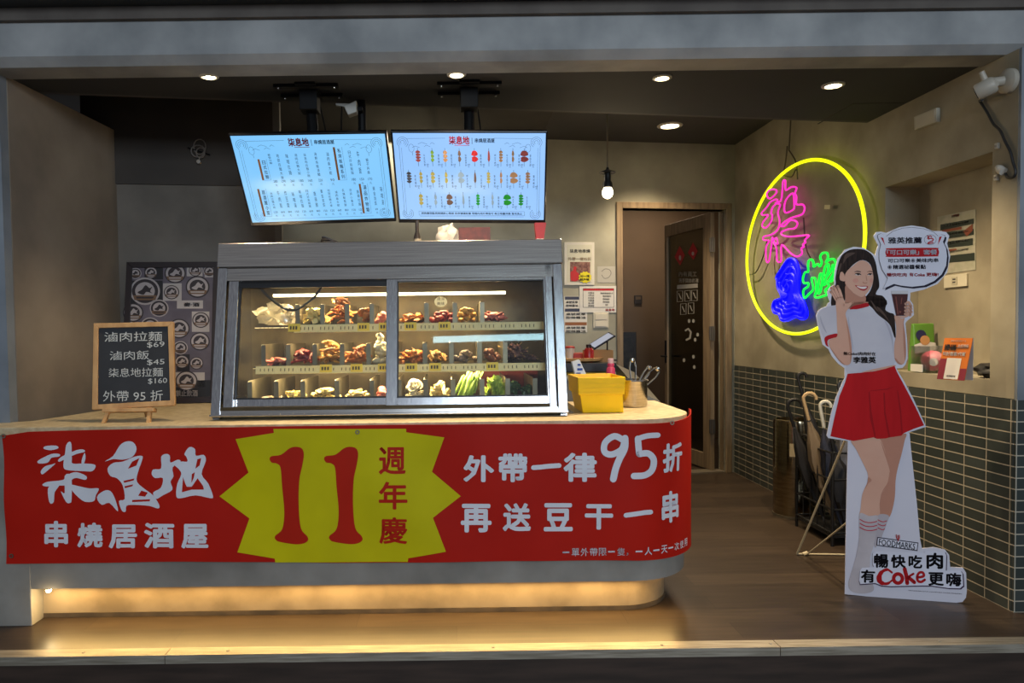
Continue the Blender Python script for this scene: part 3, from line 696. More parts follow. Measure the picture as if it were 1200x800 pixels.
def pile(row, px, kind, mname, n, half, hgt, label, group, nm=None, sc=1.05, cat='food'):
    n = round(n*2.2); half *= 1.45; hgt *= 1.35
    y, z = SH[row]; y += 0.025
    xc = onY(px, (372, 414, 460)[row], y).x
    for i in range(n):
        t = rnd.random(); rr = 1-0.75*t
        x = xc + rnd.uniform(-half, half)*rr; yy = y + 0.02 + rnd.uniform(0, 0.10)*(1-0.4*t); zz = z + 0.012*sc + hgt*t
        if kind == 'stalk': rot = (rnd.uniform(-0.5, 0.1), rnd.uniform(0.2, 0.6), rnd.uniform(-.4, .4)); zz = z+0.05*sc+rnd.uniform(0, hgt)
        elif kind == 'skewer': rot = (rnd.uniform(-0.1, 0.25), rnd.uniform(-.3, .3), rnd.uniform(-0.7, 0.7)); yy += 0.04
        elif kind in ('bar',): rot = (rnd.uniform(-.2, .2), rnd.uniform(-.9, .3), rnd.uniform(0.6, 2.2))
        elif kind in ('leafy', 'floret'): rot = (rnd.uniform(-.4, .4), rnd.uniform(-.4, .4), rnd.uniform(0, 6)); zz += 0.012*sc
        elif kind == 'ringlet': rot = (rnd.uniform(-1.2, 1.2), rnd.uniform(-.6, .6), rnd.uniform(0, 6))
        else: rot = (rnd.uniform(-.5, .5), rnd.uniform(-.5, .5), rnd.uniform(0, 6))
        s = sc*rnd.uniform(0.85, 1.2)
        key = (kind, mname, nm)
        if key not in PR:
            o = proto(kind, mname).build(nm or NAMES[kind], FM[mname], sm=(kind not in ('cube', 'bar')))
            if kind == 'skewer': MB().tube([(0, -0.075, 0), (0, 0.10, 0.004)], 0.0018, 5).build('bamboo_stick', FM['stick'], o)
            PR[key] = o; tag(o, label, cat, group); o.location = (x, yy, zz); o.rotation_euler = rot; o.scale = (s, s, s)
        else: dup(PR[key], (x, yy, zz), label, group, rot, (s, s, s))
pile(0, 367, 'cube', 'pale', 11, 0.045, 0.05, 'cream tofu cube in the first food bay of the top shelf', 'tofu cubes on the top shelf', 'tofu_cube')
pile(0, 398, 'strip', 'orange', 13, 0.045, 0.085, 'orange brown meat strip in the tallest heap of the top shelf', 'orange meat strips')
pile(0, 427, 'chunk', 'orange', 9, 0.04, 0.045, 'orange meat chunk in the top shelf bay beside the door stile', 'orange meat chunks')
pile(0, 446, 'chunk', 'pink', 6, 0.022, 0.03, 'pink meat chunk tucked behind the centre stile on the top shelf', 'pink meat chunks')
pile(0, 484, 'slice', 'orange', 12, 0.055, 0.022, 'orange salmon coloured slice lying flat on the top shelf', 'orange slices')
pile(0, 519, 'chunk', 'red', 10, 0.05, 0.03, 'red raw meat chunk on the top shelf below the oval sticker', 'red meat chunks', 'raw_meat_chunk')
pile(0, 548, 'chunk', 'gold', 9, 0.045, 0.04, 'golden brown chunk on the top shelf in the bay beyond the red meat', 'golden chunks', 'fried_chunk')
pile(0, 580, 'slice', 'pink', 10, 0.055, 0.025, 'pink meat slice in the last filled bay of the top shelf', 'pink slices')
pile(1, 325, 'slice', 'pink', 8, 0.045, 0.015, 'small pink slice in the first bay of the middle shelf', 'pale pink slices', 'thin_pink_slice')
pile(1, 355, 'strip', 'red', 10, 0.045, 0.04, 'dark red sausage strip in the second bay of the middle shelf', 'dark red strips', 'sausage_strip')
pile(1, 386, 'strip', 'gold', 13, 0.045, 0.07, 'golden brown fried strip heaped in the third bay of the middle shelf', 'golden strips', 'fried_strip')
pile(1, 418, 'strip', 'orange', 10, 0.04, 0.055, 'orange fried strip in the fourth bay of the middle shelf', 'orange fried strips', 'orange_strip')
pile(1, 446, 'chunk', 'white', 12, 0.024, 0.10, 'whitish chunk in the tall heap by the centre stile of the middle shelf', 'white chunks', 'white_chunk')
pile(1, 484, 'skewer', 'orange', 8, 0.05, 0.035, 'orange meat skewer in the middle shelf bay just past the centre stile', 'orange skewers')
pile(1, 512, 'strip', 'gold', 10, 0.045, 0.03, 'small brown strip in the middle shelf bay past the orange skewers', 'small brown strips', 'brown_strip')
pile(1, 545, 'chunk', 'grey', 9, 0.045, 0.03, 'greyish chunk in the middle shelf bay between brown strips and meatballs', 'grey chunks', 'grey_chunk')
pile(1, 574, 'ball', 'brown', 11, 0.042, 0.035, 'round brown meatball on the middle shelf', 'brown meatballs')
pile(1, 607, 'skewer', 'purple', 9, 0.05, 0.05, 'purple brown meat skewer at the far end of the middle shelf', 'purple brown skewers', 'dark_meat_skewer')
pile(2, 312, 'slice', 'grey', 7, 0.04, 0.01, 'small grey slice in the first bay of the bottom tray row', 'grey slices', 'grey_slice')
pile(2, 343, 'bar', 'pale', 7, 0.03, 0.03, 'yellow bar in the second bay of the bottom tray row', 'yellow bars', 'yellow_bar')
pile(2, 377, 'slice', 'pale', 13, 0.05, 0.04, 'pale yellow slice heaped in the third bay of the bottom row', 'pale yellow slices', 'yellow_slice')
pile(2, 417, 'slice', 'cream', 10, 0.045, 0.03, 'cream slice in the fourth bay of the bottom row', 'cream slices', 'cream_slice')
pile(2, 447, 'chunk', 'pink', 7, 0.022, 0.035, 'pinkish chunk by the centre stile in the bottom row', 'pinkish chunks', 'pinkish_chunk')
pile(2, 485, 'ringlet', 'white', 11, 0.04, 0.06, 'white ring in the bottom row bay past the centre stile', 'white rings', 'white_ring')
pile(2, 514, 'bar', 'pale', 11, 0.04, 0.05, 'yellow bean curd bar in the bottom row beside the white rings', 'yellow bean curd bars')
pile(2, 549, 'stalk', 'green', 13, 0.045, 0.025, 'green bean stalk leaning in the bottom row', 'green bean stalks')
pile(2, 582, 'leafy', 'lime', 7, 0.04, 0.045, 'pale green lettuce head in the bottom row', 'lettuce heads')
pile(2, 603, 'floret', 'dark', 5, 0.025, 0.045, 'dark green broccoli floret in the bottom row beside the lettuce', 'broccoli florets')
pile(2, 620, 'floret', 'dark', 4, 0.02, 0.02, 'dark green floret in the last bay of the bottom row', 'florets in the last bay', 'small_floret')
# red cloth seen through the case at its end
MB().box(0.10, 0.47, yB-0.03, yB-0.021, SH[1][1]-0.25, SH[1][1]-0.02).build('inner_red_panel', plain('inner_red', (120, 34, 34), 0.6), cse)
# ------------------------------------------------------------------ ceiling lamps
def downlight(x, y, z, r, label, power, spot=110, col=WARM, tgt=None):
    t = thing('ceiling_downlight', label, 'ceiling light', (x, y, z), 'recessed ceiling downlights')
    MB().ring([(r*0.78, 0.0), (r*1.12, 0.0), (r*1.10, -0.006), (r*0.80, -0.009)], (x, y, z), 28).build('trim_ring', plain('lamp_trim', (206, 200, 186), 0.4), t, sm=True)
    MB().lathe([(r*0.80, -0.001), (r*0.76, -0.005), (0.0, -0.007)], (x, y, z), 28).build('lens', glow('lamp_lens', (255, 236, 190), 14), t)
    lamp('downlight_beam', 'SPOT', (x, y, z-0.03), power, col, 0.05, target=tgt or (x, y, 0), spot=spot, blend=0.8)
for (px, py, z, r, lab, pw) in ((778, 88, CZ, 0.042, 'small round ceiling downlight in front of the doorway beside the beam', 85), (980, 97, CZ, 0.05, 'round ceiling downlight over the cardboard figure and the neon sign', 150),
        (535, 87, CZ, 0.042, 'round ceiling downlight just behind the beam above the gap of the menu screens', 75), (245, 89, CZ, 0.042, 'ceiling downlight half hidden by the beam above the poster', 50)):
    p = onZ(px, py, z); downlight(p.x, p.y+(0.03 if px > 600 else -0.004), z, r, lab, pw)
p = onZ(785, 147, RZ); downlight(p.x, p.y, RZ, 0.09, 'large round ceiling downlight in the raised ceiling before the doorway', 140)
lamp('kitchen_light', 'AREA', (-0.2, 5.9, RZ-0.06), 10, (1.0, 0.86, 0.66), 0.8, 0.3)

lamp('corridor_fill', 'AREA', (2.2, 7.9, RZ-0.1), 14, (1.0, 0.80, 0.58), 0.5, 0.3)  # unseen fill added to brighten the dark corridor
# pendant
pp = onY(712, 222, 5.0)
pd = thing('pendant_lamp', 'bare bulb pendant lamp with small dark shade hanging before the pale back wall', 'lamp', (pp.x, 5.0, RZ))
zt = pp.z
MB().tube([(pp.x, 5.0, RZ), (pp.x, 5.0, zt+0.13)], 0.006, 8).build('cord', plain('lamp_cord', (140, 132, 116), 0.6), pd)
MB().lathe([(0.008, 0.15), (0.012, 0.135), (0.055, 0.118), (0.056, 0.113), (0.018, 0.116)], (pp.x, 5.0, zt), 24).build('lamp_shade', plain('shade_dark', (46, 44, 42), 0.45), pd, sm=True)
MB().lathe([(0.020, 0.115), (0.024, 0.09), (0.022, 0.06), (0.032, 0.045), (0.034, 0.015), (0.026, 0.01)], (pp.x, 5.0, zt), 20).build('socket', plain('socket_black', (30, 30, 30), 0.4), pd, sm=True)
MB().lathe([(0.022, 0.02), (0.034, -0.005), (0.038, -0.025), (0.030, -0.048), (0.012, -0.060), (0.0, -0.062)], (pp.x, 5.0, zt), 24).build('bulb', glow('bulb_glow', (255, 240, 205), 9), pd, sm=True)
lamp('pendant_light', 'POINT', (pp.x, 5.0, zt-0.09), 9, (1.0, 0.80, 0.5), 0.035)

# ------------------------------------------------------------------ menu screens
bez = plain('screen_bezel', (14, 14, 18), 0.3); blackm = plain('mount_black', (14, 14, 15), 0.6, spec=0.2)
scr_text = plain('menu_ink', (24, 34, 52), 0.9, spec=0.1); scr_red = plain('menu_red', (170, 16, 26), 0.9, spec=0.1); scr_brown = plain('menu_brown', (150, 104, 62), 0.9, spec=0.1)
def screen_mat(name, c1, c2, s):
    m, N, L = nt(name); b = N['Principled BSDF']; b.inputs['Base Color'].default_value = (0.01, 0.01, 0.012, 1); b.inputs['Roughness'].default_value = 0.3
    tc = N.new('ShaderNodeTexCoord'); nz = N.new('ShaderNodeTexNoise'); nz.inputs['Scale'].default_value = 1.3; cr = N.new('ShaderNodeValToRGB')
    cr.color_ramp.elements[0].color = rgba(c1); cr.color_ramp.elements[1].color = rgba(c2); cr.color_ramp.elements[0].position = .3; cr.color_ramp.elements[1].position = .7
    L.new(tc.outputs['Object'], nz.inputs['Vector']); L.new(nz.outputs['Fac'], cr.inputs[0]); L.new(cr.outputs[0], b.inputs['Emission Color']); b.inputs['Emission Strength'].default_value = s
    return m
def tv(corners, Yt, Yb, label, sm_):
    TL, TR, BR, BL = corners
    tl = onY(*TL, Yt); tr = onY(*TR, Yt); ht = (tl.z+tr.z)/2
    bl = onY(*BL, Yb); br = onY(*BR, Yb); hb = (bl.z+br.z)/2
    G = Fr(((bl.x+br.x)/2, Yb, hb), (1, 0, 0), (0, Yt-Yb, ht-hb))
    q = [G.uv(*BL), G.uv(*BR), G.uv(*TR), G.uv(*TL)]
    t = thing('menu_screen', label, 'screen', tuple(G.P(0, 0.25, -0.03)), 'menu screens hung over the counter')
    MB().quadbox(G, q, -0.035, 0.0).build('housing', bez, t, bevel=0.004)
    def ins(d, dt, db): return [(q[0][0]+d, q[0][1]+db), (q[1][0]-d, q[1][1]+db), (q[2][0]-d, q[2][1]-dt), (q[3][0]+d, q[3][1]-dt)]
    i_ = ins(0.010, 0.010, 0.022)
    sc = MB().quadbox(G, i_, -0.002, 0.0012).build('display', sm_, t)
    # mapping from page coordinates (0..1, 0..1 from the top edge) to the display
    def U(a, b): return ((i_[3][0]*(1-b)+i_[0][0]*b)*(1-a)+(i_[2][0]*(1-b)+i_[1][0]*b)*a, (i_[3][1]*(1-b)+i_[0][1]*b)*(1-a)+(i_[2][1]*(1-b)+i_[1][1]*b)*a)
    return t, sc, G, U
def pt(mb, G, U, t, a0, b0, a1, b1, n=0.002, bold=0.0):
    mb.text(G, t, None, n, bold, uvq=[U(a0, b1), U(a1, b1), U(a1, b0), U(a0, b0)])
def prect(mb, G, U, a0, b0, a1, b1, n=0.002):
    mb.polyuv(G, [U(a0, b1), U(a1, b1), U(a1, b0), U(a0, b0)], n)
def pline(mb, G, U, pts, wd, n=0.002):
    pts = [Vector(G.P(*U(*p), n)) for p in pts]
    for a, b in zip(pts, pts[1:]):
        d = (b-a).normalized().cross(G.n)*wd/2; mb.add([a+d, b+d, b-d, a-d], [(0, 1, 2, 3)])
def page(t, sc, G, U):
    r = MB(); pt(r, G, U, '柒息地', 0.365, 0.03, 0.50, 0.125, 0.002, 0.03); prect(r, G, U, 0.40, 0.132, 0.5, 0.137); r.build('heading_lettering', scr_red, sc)
    k = MB(); pt(k, G, U, '串燒居酒屋', 0.535, 0.055, 0.665, 0.105, 0.002, 0.02); prect(k, G, U, 0.515, 0.05, 0.518, 0.12)
    for s_ in (0, 1):
        X = (lambda a: 1-a) if s_ else (lambda a: a)
        pline(k, G, U, [(X(0.09), 0.06), (X(0.34), 0.055)], 0.0012); pline(k, G, U, [(X(0.035), 0.14), (X(0.035), 0.95)], 0.0012); pline(k, G, U, [(X(0.05), 0.16), (X(0.05), 0.93)], 0.001)
        pline(k, G, U, [(X(0.14), 0.965), (X(0.5), 0.965)], 0.001)
        for cx, cy, sy in ((0.06, 0.10, 1), (0.06, 0.93, -1)):
            for rr in (0.013, 0.025, 0.037):
                pline(k, G, U, [(X(cx+rr*math.cos(a*0.5)), cy-sy*rr*1.6*math.sin(a*0.5)) for a in range(-2, 9)], 0.0014)
        for (a, b, l) in ((0.16, 0.12, 0.06), (0.2, 0.15, 0.04), (0.12, 0.16, 0.05), (0.24, 0.12, 0.03)):
            pline(k, G, U, [(X(a), b), (X(a+l*0.4), b-0.018), (X(a+l), b)], 0.0012)
        if True:  # paper lantern outline
            pline(k, G, U, [(X(0.115+0.018*math.cos(a*0.524)), 0.165+0.045*math.sin(a*0.524)) for a in range(13)], 0.0012); pline(k, G, U, [(X(0.12), 0.21), (X(0.12), 0.245)], 0.0014)
    return k
def vcol(mb, G, U, t, a, b0, b1, wd=0.017, bold=0.0):
    n = len(t); h = (b1-b0)/n
    for i, ch in enumerate(t): pt(mb, G, U, ch, a, b0+i*h+h*0.1, a+wd, b0+(i+1)*h-h*0.1, 0.002, bold)
items = ['豚骨拉麵', '地獄拉麵大辣', '味噌拉麵', '滷肉拉麵大碗', '柒息地拉麵小碗', '海鮮烏龍湯麵', '滷肉飯大碗', '日式炒烏龍麵', '牛肉飯', '親子丼飯', '咖哩雞排飯', '炙燒鮭魚飯', '唐揚雞', '炸豆腐', '可樂餅', '毛豆', '涼拌小黃瓜', '黃金泡菜', '味噌湯', '蛤蜊湯', '玉子燒']
left_corners = ((267, 157), (453, 154.2), (464.5, 259.5), (294.5, 265))
t, sc, G, U = tv(left_corners, 3.72, 3.98, 'tilted menu screen with columns of writing only, hung above the poster end of the case', screen_mat('screen_cyan', (116, 188, 244), (140, 204, 252), 1.0))
k = page(t, sc, G, U)
for i, (a, b0, b1) in enumerate(((0.215, 0.2, 0.32), (0.27, 0.2, 0.5), (0.33, 0.2, 0.45), (0.39, 0.2, 0.45), (0.45, 0.2, 0.48), (0.52, 0.19, 0.47), (0.60, 0.19, 0.46), (0.745, 0.18, 0.46), (0.80, 0.18, 0.46), (0.855, 0.27, 0.46))):
    vcol(k, G, U, items[i], a, b0, b1); pt(k, G, U, ('280', '290', '260', '180', '160', '220', '90', '180', '150', '170')[i], a-0.002, 0.50, a+0.026, 0.53); pt(k, G, U, '元', a+0.006, 0.55, a+0.02, 0.575)
for i in range(13):
    a = 0.17+0.0495*i
    vcol(k, G, U, items[(i*5+3) % len(items)], a, 0.62+(0.02 if i % 3 == 0 else 0), 0.84, 0.016); pt(k, G, U, ('120', '60', '80', '150')[i % 4], a-0.002, 0.87, a+0.024, 0.895); pt(k, G, U, '元', a+0.004, 0.915, a+0.018, 0.94)
for i in range(2):
    a = 0.875+0.05*i; vcol(k, G, U, items[17+i], a, 0.6, 0.84, 0.016); pt(k, G, U, '60', a, 0.87, a+0.018, 0.895); pt(k, G, U, '元', a+0.004, 0.915, a+0.018, 0.94)
for a, b0, b1, s in ((0.155, 0.26, 0.50, '日式拉麵'), (0.665, 0.14, 0.52, '私房飯麵系列'), (0.105, 0.60, 0.93, '居酒屋小菜'), (0.80, 0.57, 0.93, '湯品炸物類')):
    vcol(k, G, U, s, a+0.012, b0+0.01, b1-0.01, 0.022, 0.01); pline(k, G, U, [(a+0.044, b0), (a+0.044, b1), (a, b1)], 0.001)
k.build('menu_lettering', scr_text, sc)
br = MB()
for a, b0, b1 in ((0.14, 0.26, 0.50), (0.65, 0.14, 0.52), (0.09, 0.60, 0.93), (0.785, 0.57, 0.93)): prect(br, G, U, a, b0, a+0.014, b1)
br.build('heading_bar', scr_brown, sc)
LT = (t, G, U)
right_corners = ((457.6, 153.5), (642, 153.6), (639, 262), (467, 261))
t, sc, G, U = tv(right_corners, 3.72, 3.96, 'tilted menu screen picturing rows of coloured skewers, hung above the counter', screen_mat('screen_blue', (140, 188, 248), (158, 202, 252), 1.0))
k = page(t, sc, G, U)
SKC = dict(r=(176, 88, 84), o=(190, 148, 108), g=(128, 172, 70), b=(116, 96, 88), k=(90, 90, 96), w=(150, 178, 206), G=(44, 160, 60), y=(190, 180, 96), R=(196, 52, 60))
rows = ((0.155, 0.235, 0.37, 'rgobRroor', (0.155, 0.25, 0.335, 0.43, 0.53, 0.625, 0.705, 0.785, 0.86)), (0.40, 0.47, 0.62, 'kyyywbyooo', (0.085, 0.165, 0.245, 0.335, 0.435, 0.53, 0.62, 0.705, 0.79, 0.885)), (0.66, 0.72, 0.86, 'ywbwGwGG', (0.155, 0.255, 0.35, 0.445, 0.545, 0.645, 0.745, 0.84)))
pics = {}
shape = [(4, 0.018), (3, 0.016), (2, 0.024), (4, 0.014), (2, 0.030), (3, 0.012), (2, 0.011), (1, 0.009), (2, 0.009)]
ctr_i = 0
for (b0, b1, b2, cs, xs) in rows:
    for j, (a, c) in enumerate(zip(xs, cs)):
        pline(k, G, U, [(a, b0+0.01), (a, b2)], 0.0018)
        nn, wd = shape[(j*4+ctr_i) % 9]; ctr_i += 1
        m_ = pics.setdefault(c, MB()); hh = 0.13/nn
        for i in range(nn):
            yc = b0+0.035+hh*(i+0.5)
            m_.polyuv(G, [U(a+wd*1.0*math.cos(q*0.628)*(0.9+0.2*math.sin(q*2.0+i)), yc+hh*0.5*math.sin(q*0.628)) for q in range(10)], 0.0026)
        vcol(k, G, U, ('椒鹽雞腿肉', '鹽烤雞翅', '明太子雞肉', '牛五花蔥', '青椒鑲肉', '香菇豆腐')[(j+len(xs)) % 6], a+0.036, b1-0.005, b2, 0.011)
        pt(k, G, U, '60', a+0.053, b2-0.03, a+0.068, b2-0.012); pt(k, G, U, '元', a+0.054, b2-0.008, a+0.066, b2+0.014)
pline(k, G, U, [(0.135, 0.90), (0.865, 0.90), (0.865, 0.95), (0.135, 0.95), (0.135, 0.90)], 0.0012)
pt(k, G, U, '烤物需現點現烤請耐心等候 依序號碼取餐 現場內用外帶皆可 每日限量供應 售完為止', 0.15, 0.912, 0.85, 0.940, 0.002, 0.02)
k.build('menu_lettering', scr_text, sc)
for c, m_ in pics.items(): m_.build('skewer_picture', plain('menu_pic_'+c, SKC[c], 0.9, spec=0.1), sc)
RT = (t, G, U)
# ceiling brackets that carry the screens
for (px, T_, lab) in ((372, LT, 'black ceiling bracket carrying the screen with writing only'), (549, RT, 'black ceiling bracket carrying the screen with skewer pictures')):
    y0 = 3.95; p = onY(px, 150, y0); x = p.x
    mt = thing('ceiling_bracket', lab, 'bracket', (x, y0, CZ), 'ceiling brackets of the menu screens')
    pl = MB().box(x-0.05, x+0.05, 3.62, 3.86, CZ-0.012, CZ)
    for yy in (3.645, 3.80): pl.box(x-0.16, x+0.16, yy, yy+0.03, CZ-0.016, CZ-0.001)
    pl.build('ceiling_plate', blackm, mt)
    for sx in (-0.14, 0.14):
        for yy in (3.66, 3.815): MB().lathe([(0.007, 0), (0.006, -0.008), (0.0, -0.009)], (x+sx, yy, CZ-0.014), 10).build('bolt', steel, mt)
    bl = T_[1]
    MB().box(x-0.045, x+0.045, 3.70, 3.80, CZ-0.11, CZ-0.01).build('clamp', blackm, mt, bevel=0.004)
    G_ = T_[1]; up_ = x-G_.o.x; e_ = G_.P(up_, 0.26, -0.06)
    MB().tube([(x, 3.75, CZ-0.02), (x, 3.80, 2.42), (x, e_.y, e_.z+0.02)], 0.028, 12).build('pole', blackm, mt)
    MB().fbox(G_, up_-0.12, up_+0.12, 0.16, 0.36, -0.075, -0.0365).build('screen_plate', blackm, mt, bevel=0.003)
    MB().tube([(x+0.055, e_.y+0.03, e_.z), (x+0.06, 3.85, 2.38), (x+0.04, 3.80, CZ-0.05)], 0.004, 6).build('cable', blackm, mt)
# white sensor and second pole behind the first screen
p = onY(411, 127, 3.86)
se = thing('ceiling_sensor', 'small white box sensor on a dark post behind the screen with writing only', 'sensor', (p.x, 3.86, p.z))
MB().hexa([(p.x-0.01, 3.82, p.z-0.045), (p.x+0.035, 3.82, p.z-0.03), (p.x+0.035, 3.88, p.z-0.03), (p.x-0.01, 3.88, p.z-0.045), (p.x-0.03, 3.82, p.z+0.0), (p.x+0.035, 3.82, p.z+0.03), (p.x+0.035, 3.88, p.z+0.03), (p.x-0.03, 3.88, p.z+0.0)]).build('housing', plain('sensor_white', (196, 192, 180), 0.4), se, bevel=0.004)
MB().hexa([(p.x-0.075, 3.84, p.z+0.012), (p.x, 3.84, p.z-0.002), (p.x, 3.86, p.z-0.002), (p.x-0.075, 3.86, p.z+0.012), (p.x-0.075, 3.84, p.z+0.022), (p.x, 3.84, p.z+0.018), (p.x, 3.86, p.z+0.018), (p.x-0.075, 3.86, p.z+0.022)]).build('arm', plain('sensor_white', (196, 192, 180), 0.4), se)
MB().tube([(p.x+0.05, 3.93, CZ), (p.x+0.05, 3.93, 2.30)], 0.022, 10).box(p.x, p.x+0.06, 3.865, 3.94, p.z-0.01, p.z+0.01).build('post', blackm, se)
MB().tube([(p.x-0.045, 3.85, p.z+0.01), (p.x-0.05, 3.86, p.z-0.06), (p.x-0.055, 3.87, 2.33)], 0.004, 6).build('cable', blackm, se)

# loose wire ring on the upper partition
rg = MB(); c = PW.off(0.03)
for rx, ry, dx, dy in ((7, 9, 0, -3), (8, 7, -2, 2), (5, 6, 1, 4)):
    rg.tube([c.P(*c.uv(234+dx+rx*math.cos(i*0.449), 175+dy+ry*math.sin(i*0.449)), 0.004*math.sin(i)) for i in range(14)], 0.004, 6, closed=True)
p0 = c.P(*c.uv(234, 166))
rt_ = thing('wire_coil', 'loose coil of thin wire hung on the dark upper partition', 'wire', tuple(p0))
rg.build('coil', plain('wire_grey', (120, 112, 104), 0.5), rt_)
e = MB(); e.lathe([(0.012, 0), (0.012, 0.03), (0, 0.032)], PW.P(*PW.uv(234, 191), 0.012), 12, PW.n); e.tube([PW.P(*PW.uv(234, 191), 0.03), c.P(*c.uv(234, 183))], 0.003, 6)
e.build('wall_anchor', plain('anchor_pale', (160, 150, 136), 0.5), rt_)
e = MB(); e.tube([c.P(*c.uv(220, 173)), c.P(*c.uv(246, 181))], 0.004, 6); e.build('cross_wire', blackm, rt_)

# ------------------------------------------------------------------ chalkboard on its stand
yb_, yt_ = 3.42, 3.52
bl, brr = onY(109, 479, yb_), onY(205.5, 475, yb_); tp = onY(150, 378, yt_)
CBF = Fr(((bl.x+brr.x)/2, yb_, (bl.z+brr.z)/2), (1, 0, 0), (0, yt_-yb_, tp.z-(bl.z+brr.z)/2))
cb = thing('chalkboard', 'small chalkboard with pale wood frame and chalk menu standing on the counter', 'chalkboard', (CBF.o.x, yb_, CT))
q = [CBF.uv(108.5, 480), CBF.uv(205.5, 475), CBF.uv(203.5, 377), CBF.uv(110.5, 379)]
ww = 0.024; wood = mat('pale_wood', (214, 168, 112), 0.5, c2=(190, 142, 90), scale=4, stretch=(6, 6, 1))
def insq(q, d): return [(q[0][0]+d, q[0][1]+d), (q[1][0]-d, q[1][1]+d), (q[2][0]-d, q[2][1]-d), (q[3][0]+d, q[3][1]-d)]
qi = insq(q, ww)
fm = MB()
for i in range(4):
    j = (i+1) % 4; fm.hexa([CBF.P(*q[i], 0.008), CBF.P(*q[j], 0.008), CBF.P(*q[j], -0.012), CBF.P(*q[i], -0.012), CBF.P(*qi[i], 0.008), CBF.P(*qi[j], 0.008), CBF.P(*qi[j], -0.012), CBF.P(*qi[i], -0.012)])
fm.build('frame', wood, cb, bevel=0.002)
MB().quadbox(CBF, qi, -0.008, 0.001).build('slate', mat('slate', (52, 54, 58), 0.8, c2=(42, 44, 48), scale=5), cb)
ch = MB()
for t_, bx in (('滷肉拉麵', (122.5, 388.7, 190, 400)), ('$69', (172.5, 400.5, 193, 407.5)), ('滷肉飯', (128.7, 411, 175, 421.5)), ('$45', (172.5, 421, 193, 428)), ('柒息地拉麵', (127.5, 431, 191, 441.5)), ('$160', (173.7, 443, 196, 450)), ('外帶 95 折', (121, 457.5, 191, 470))):
    ch.text(CBF, t_, [(bx[0], bx[1]+0.5), (bx[2], bx[1]-0.5), (bx[2], bx[3]-0.5), (bx[0], bx[3]+0.5)], 0.002)
ch.build('chalk_lettering', plain('chalk', (206, 206, 200), 0.9), cb)
MB().fbox(CBF, CBF.uv(122, 480)[0], CBF.uv(182, 480)[0], q[0][1]-0.014, q[0][1]+0.004, -0.02, 0.022).build('ledge', wood, cb, bevel=0.002)
for px, dx in ((130, -0.012), (176, 0.012)):
    p = onY(px, 478, 3.43); MB().hexa([(p.x-0.008+dx, 3.37, CT), (p.x+0.008+dx, 3.37, CT), (p.x+0.008+dx, 3.39, CT), (p.x-0.008+dx, 3.39, CT), (p.x-0.008, 3.43, p.z+0.02), (p.x+0.008, 3.43, p.z+0.02), (p.x+0.008, 3.45, p.z+0.02), (p.x-0.008, 3.45, p.z+0.02)]).build('leg', wood, cb)
p = onY(155, 478, 3.44); MB().hexa([(p.x-0.008, 3.60, CT), (p.x+0.008, 3.60, CT), (p.x+0.008, 3.62, CT), (p.x-0.008, 3.62, CT), (p.x-0.008, 3.475, p.z+0.2), (p.x+0.008, 3.475, p.z+0.2), (p.x+0.008, 3.495, p.z+0.2), (p.x-0.008, 3.495, p.z+0.2)]).build('rear_leg', wood, cb)

# ------------------------------------------------------------------ framed beer poster leaning on the partition
yb_, yt_ = 4.30, 4.46
br_ = onY(245, 474, yb_); tl_, tr_ = onY(149, 307.5, yt_), onY(257.5, 307, yt_)
PF = Fr((br_.x, yb_, CT+0.001), (1, SL*0.6, 0), (0, yt_-yb_, (tl_.z+tr_.z)/2-CT))
tl, tr = PF.uv(149, 307.5), PF.uv(257.5, 307); brq = PF.uv(245, 472); blq = (tl[0]-(tr[0]-brq[0])*0.0-0.01, 0.0)
po = thing('framed_poster', 'dark framed beer poster with round emblems leaning behind the chalkboard', 'poster', (br_.x, yb_, CT))
q = [(tl[0]-0.005, 0), (tr[0]-0.005, 0), tr, tl]
qi = insq(q, 0.035); qi[0] = (qi[0][0], qi[0][1]); 
pm = MB()
for i in range(4):
    j = (i+1) % 4; pm.hexa([PF.P(*q[i], 0.012), PF.P(*q[j], 0.012), PF.P(*q[j], -0.012), PF.P(*q[i], -0.012), PF.P(*qi[i], 0.012), PF.P(*qi[j], 0.012), PF.P(*qi[j], -0.012), PF.P(*qi[i], -0.012)])
pm.build('frame', plain('poster_frame', (38, 26, 26), 0.4), po, bevel=0.002)
MB().quadbox(PF, qi, -0.01, 0.002).build('backing', mat('poster_paper', (100, 92, 102), 0.4, c2=(84, 76, 86), scale=9), po)
qb = [qi[0], qi[1], (qi[1][0], qi[1][1]+0.10), (qi[0][0], qi[0][1]+0.10)]
MB().quadbox(PF, qb, 0.002, 0.003).build('warning_strip', plain('strip_black', (24, 20, 20), 0.4), po)
pk = dict(d=MB(), l=MB(), b=MB(), w=MB(), g=MB())
def ZP(x, y): return (90+x/4, 290+y/4)
def sq(m_, x0, y0, x1, y1, n): m_.poly(PF, [ZP(x0, y0), ZP(x1, y0), ZP(x1, y1), ZP(x0, y1)], n)
sq(pk['b'], 245, 155, 403, 262, 0.003); sq(pk['b'], 318, 88, 405, 150, 0.003); sq(pk['w'], 516, 84, 590, 135, 0.003); sq(pk['w'], 405, 168, 492, 250, 0.003); sq(pk['w'], 470, 248, 592, 286, 0.003); sq(pk['w'], 540, 300, 622, 395, 0.003); sq(pk['w'], 600, 86, 650, 140, 0.003); sq(pk['b'], 470, 500, 530, 580, 0.003); sq(pk['w'], 462, 585, 600, 655, 0.003)
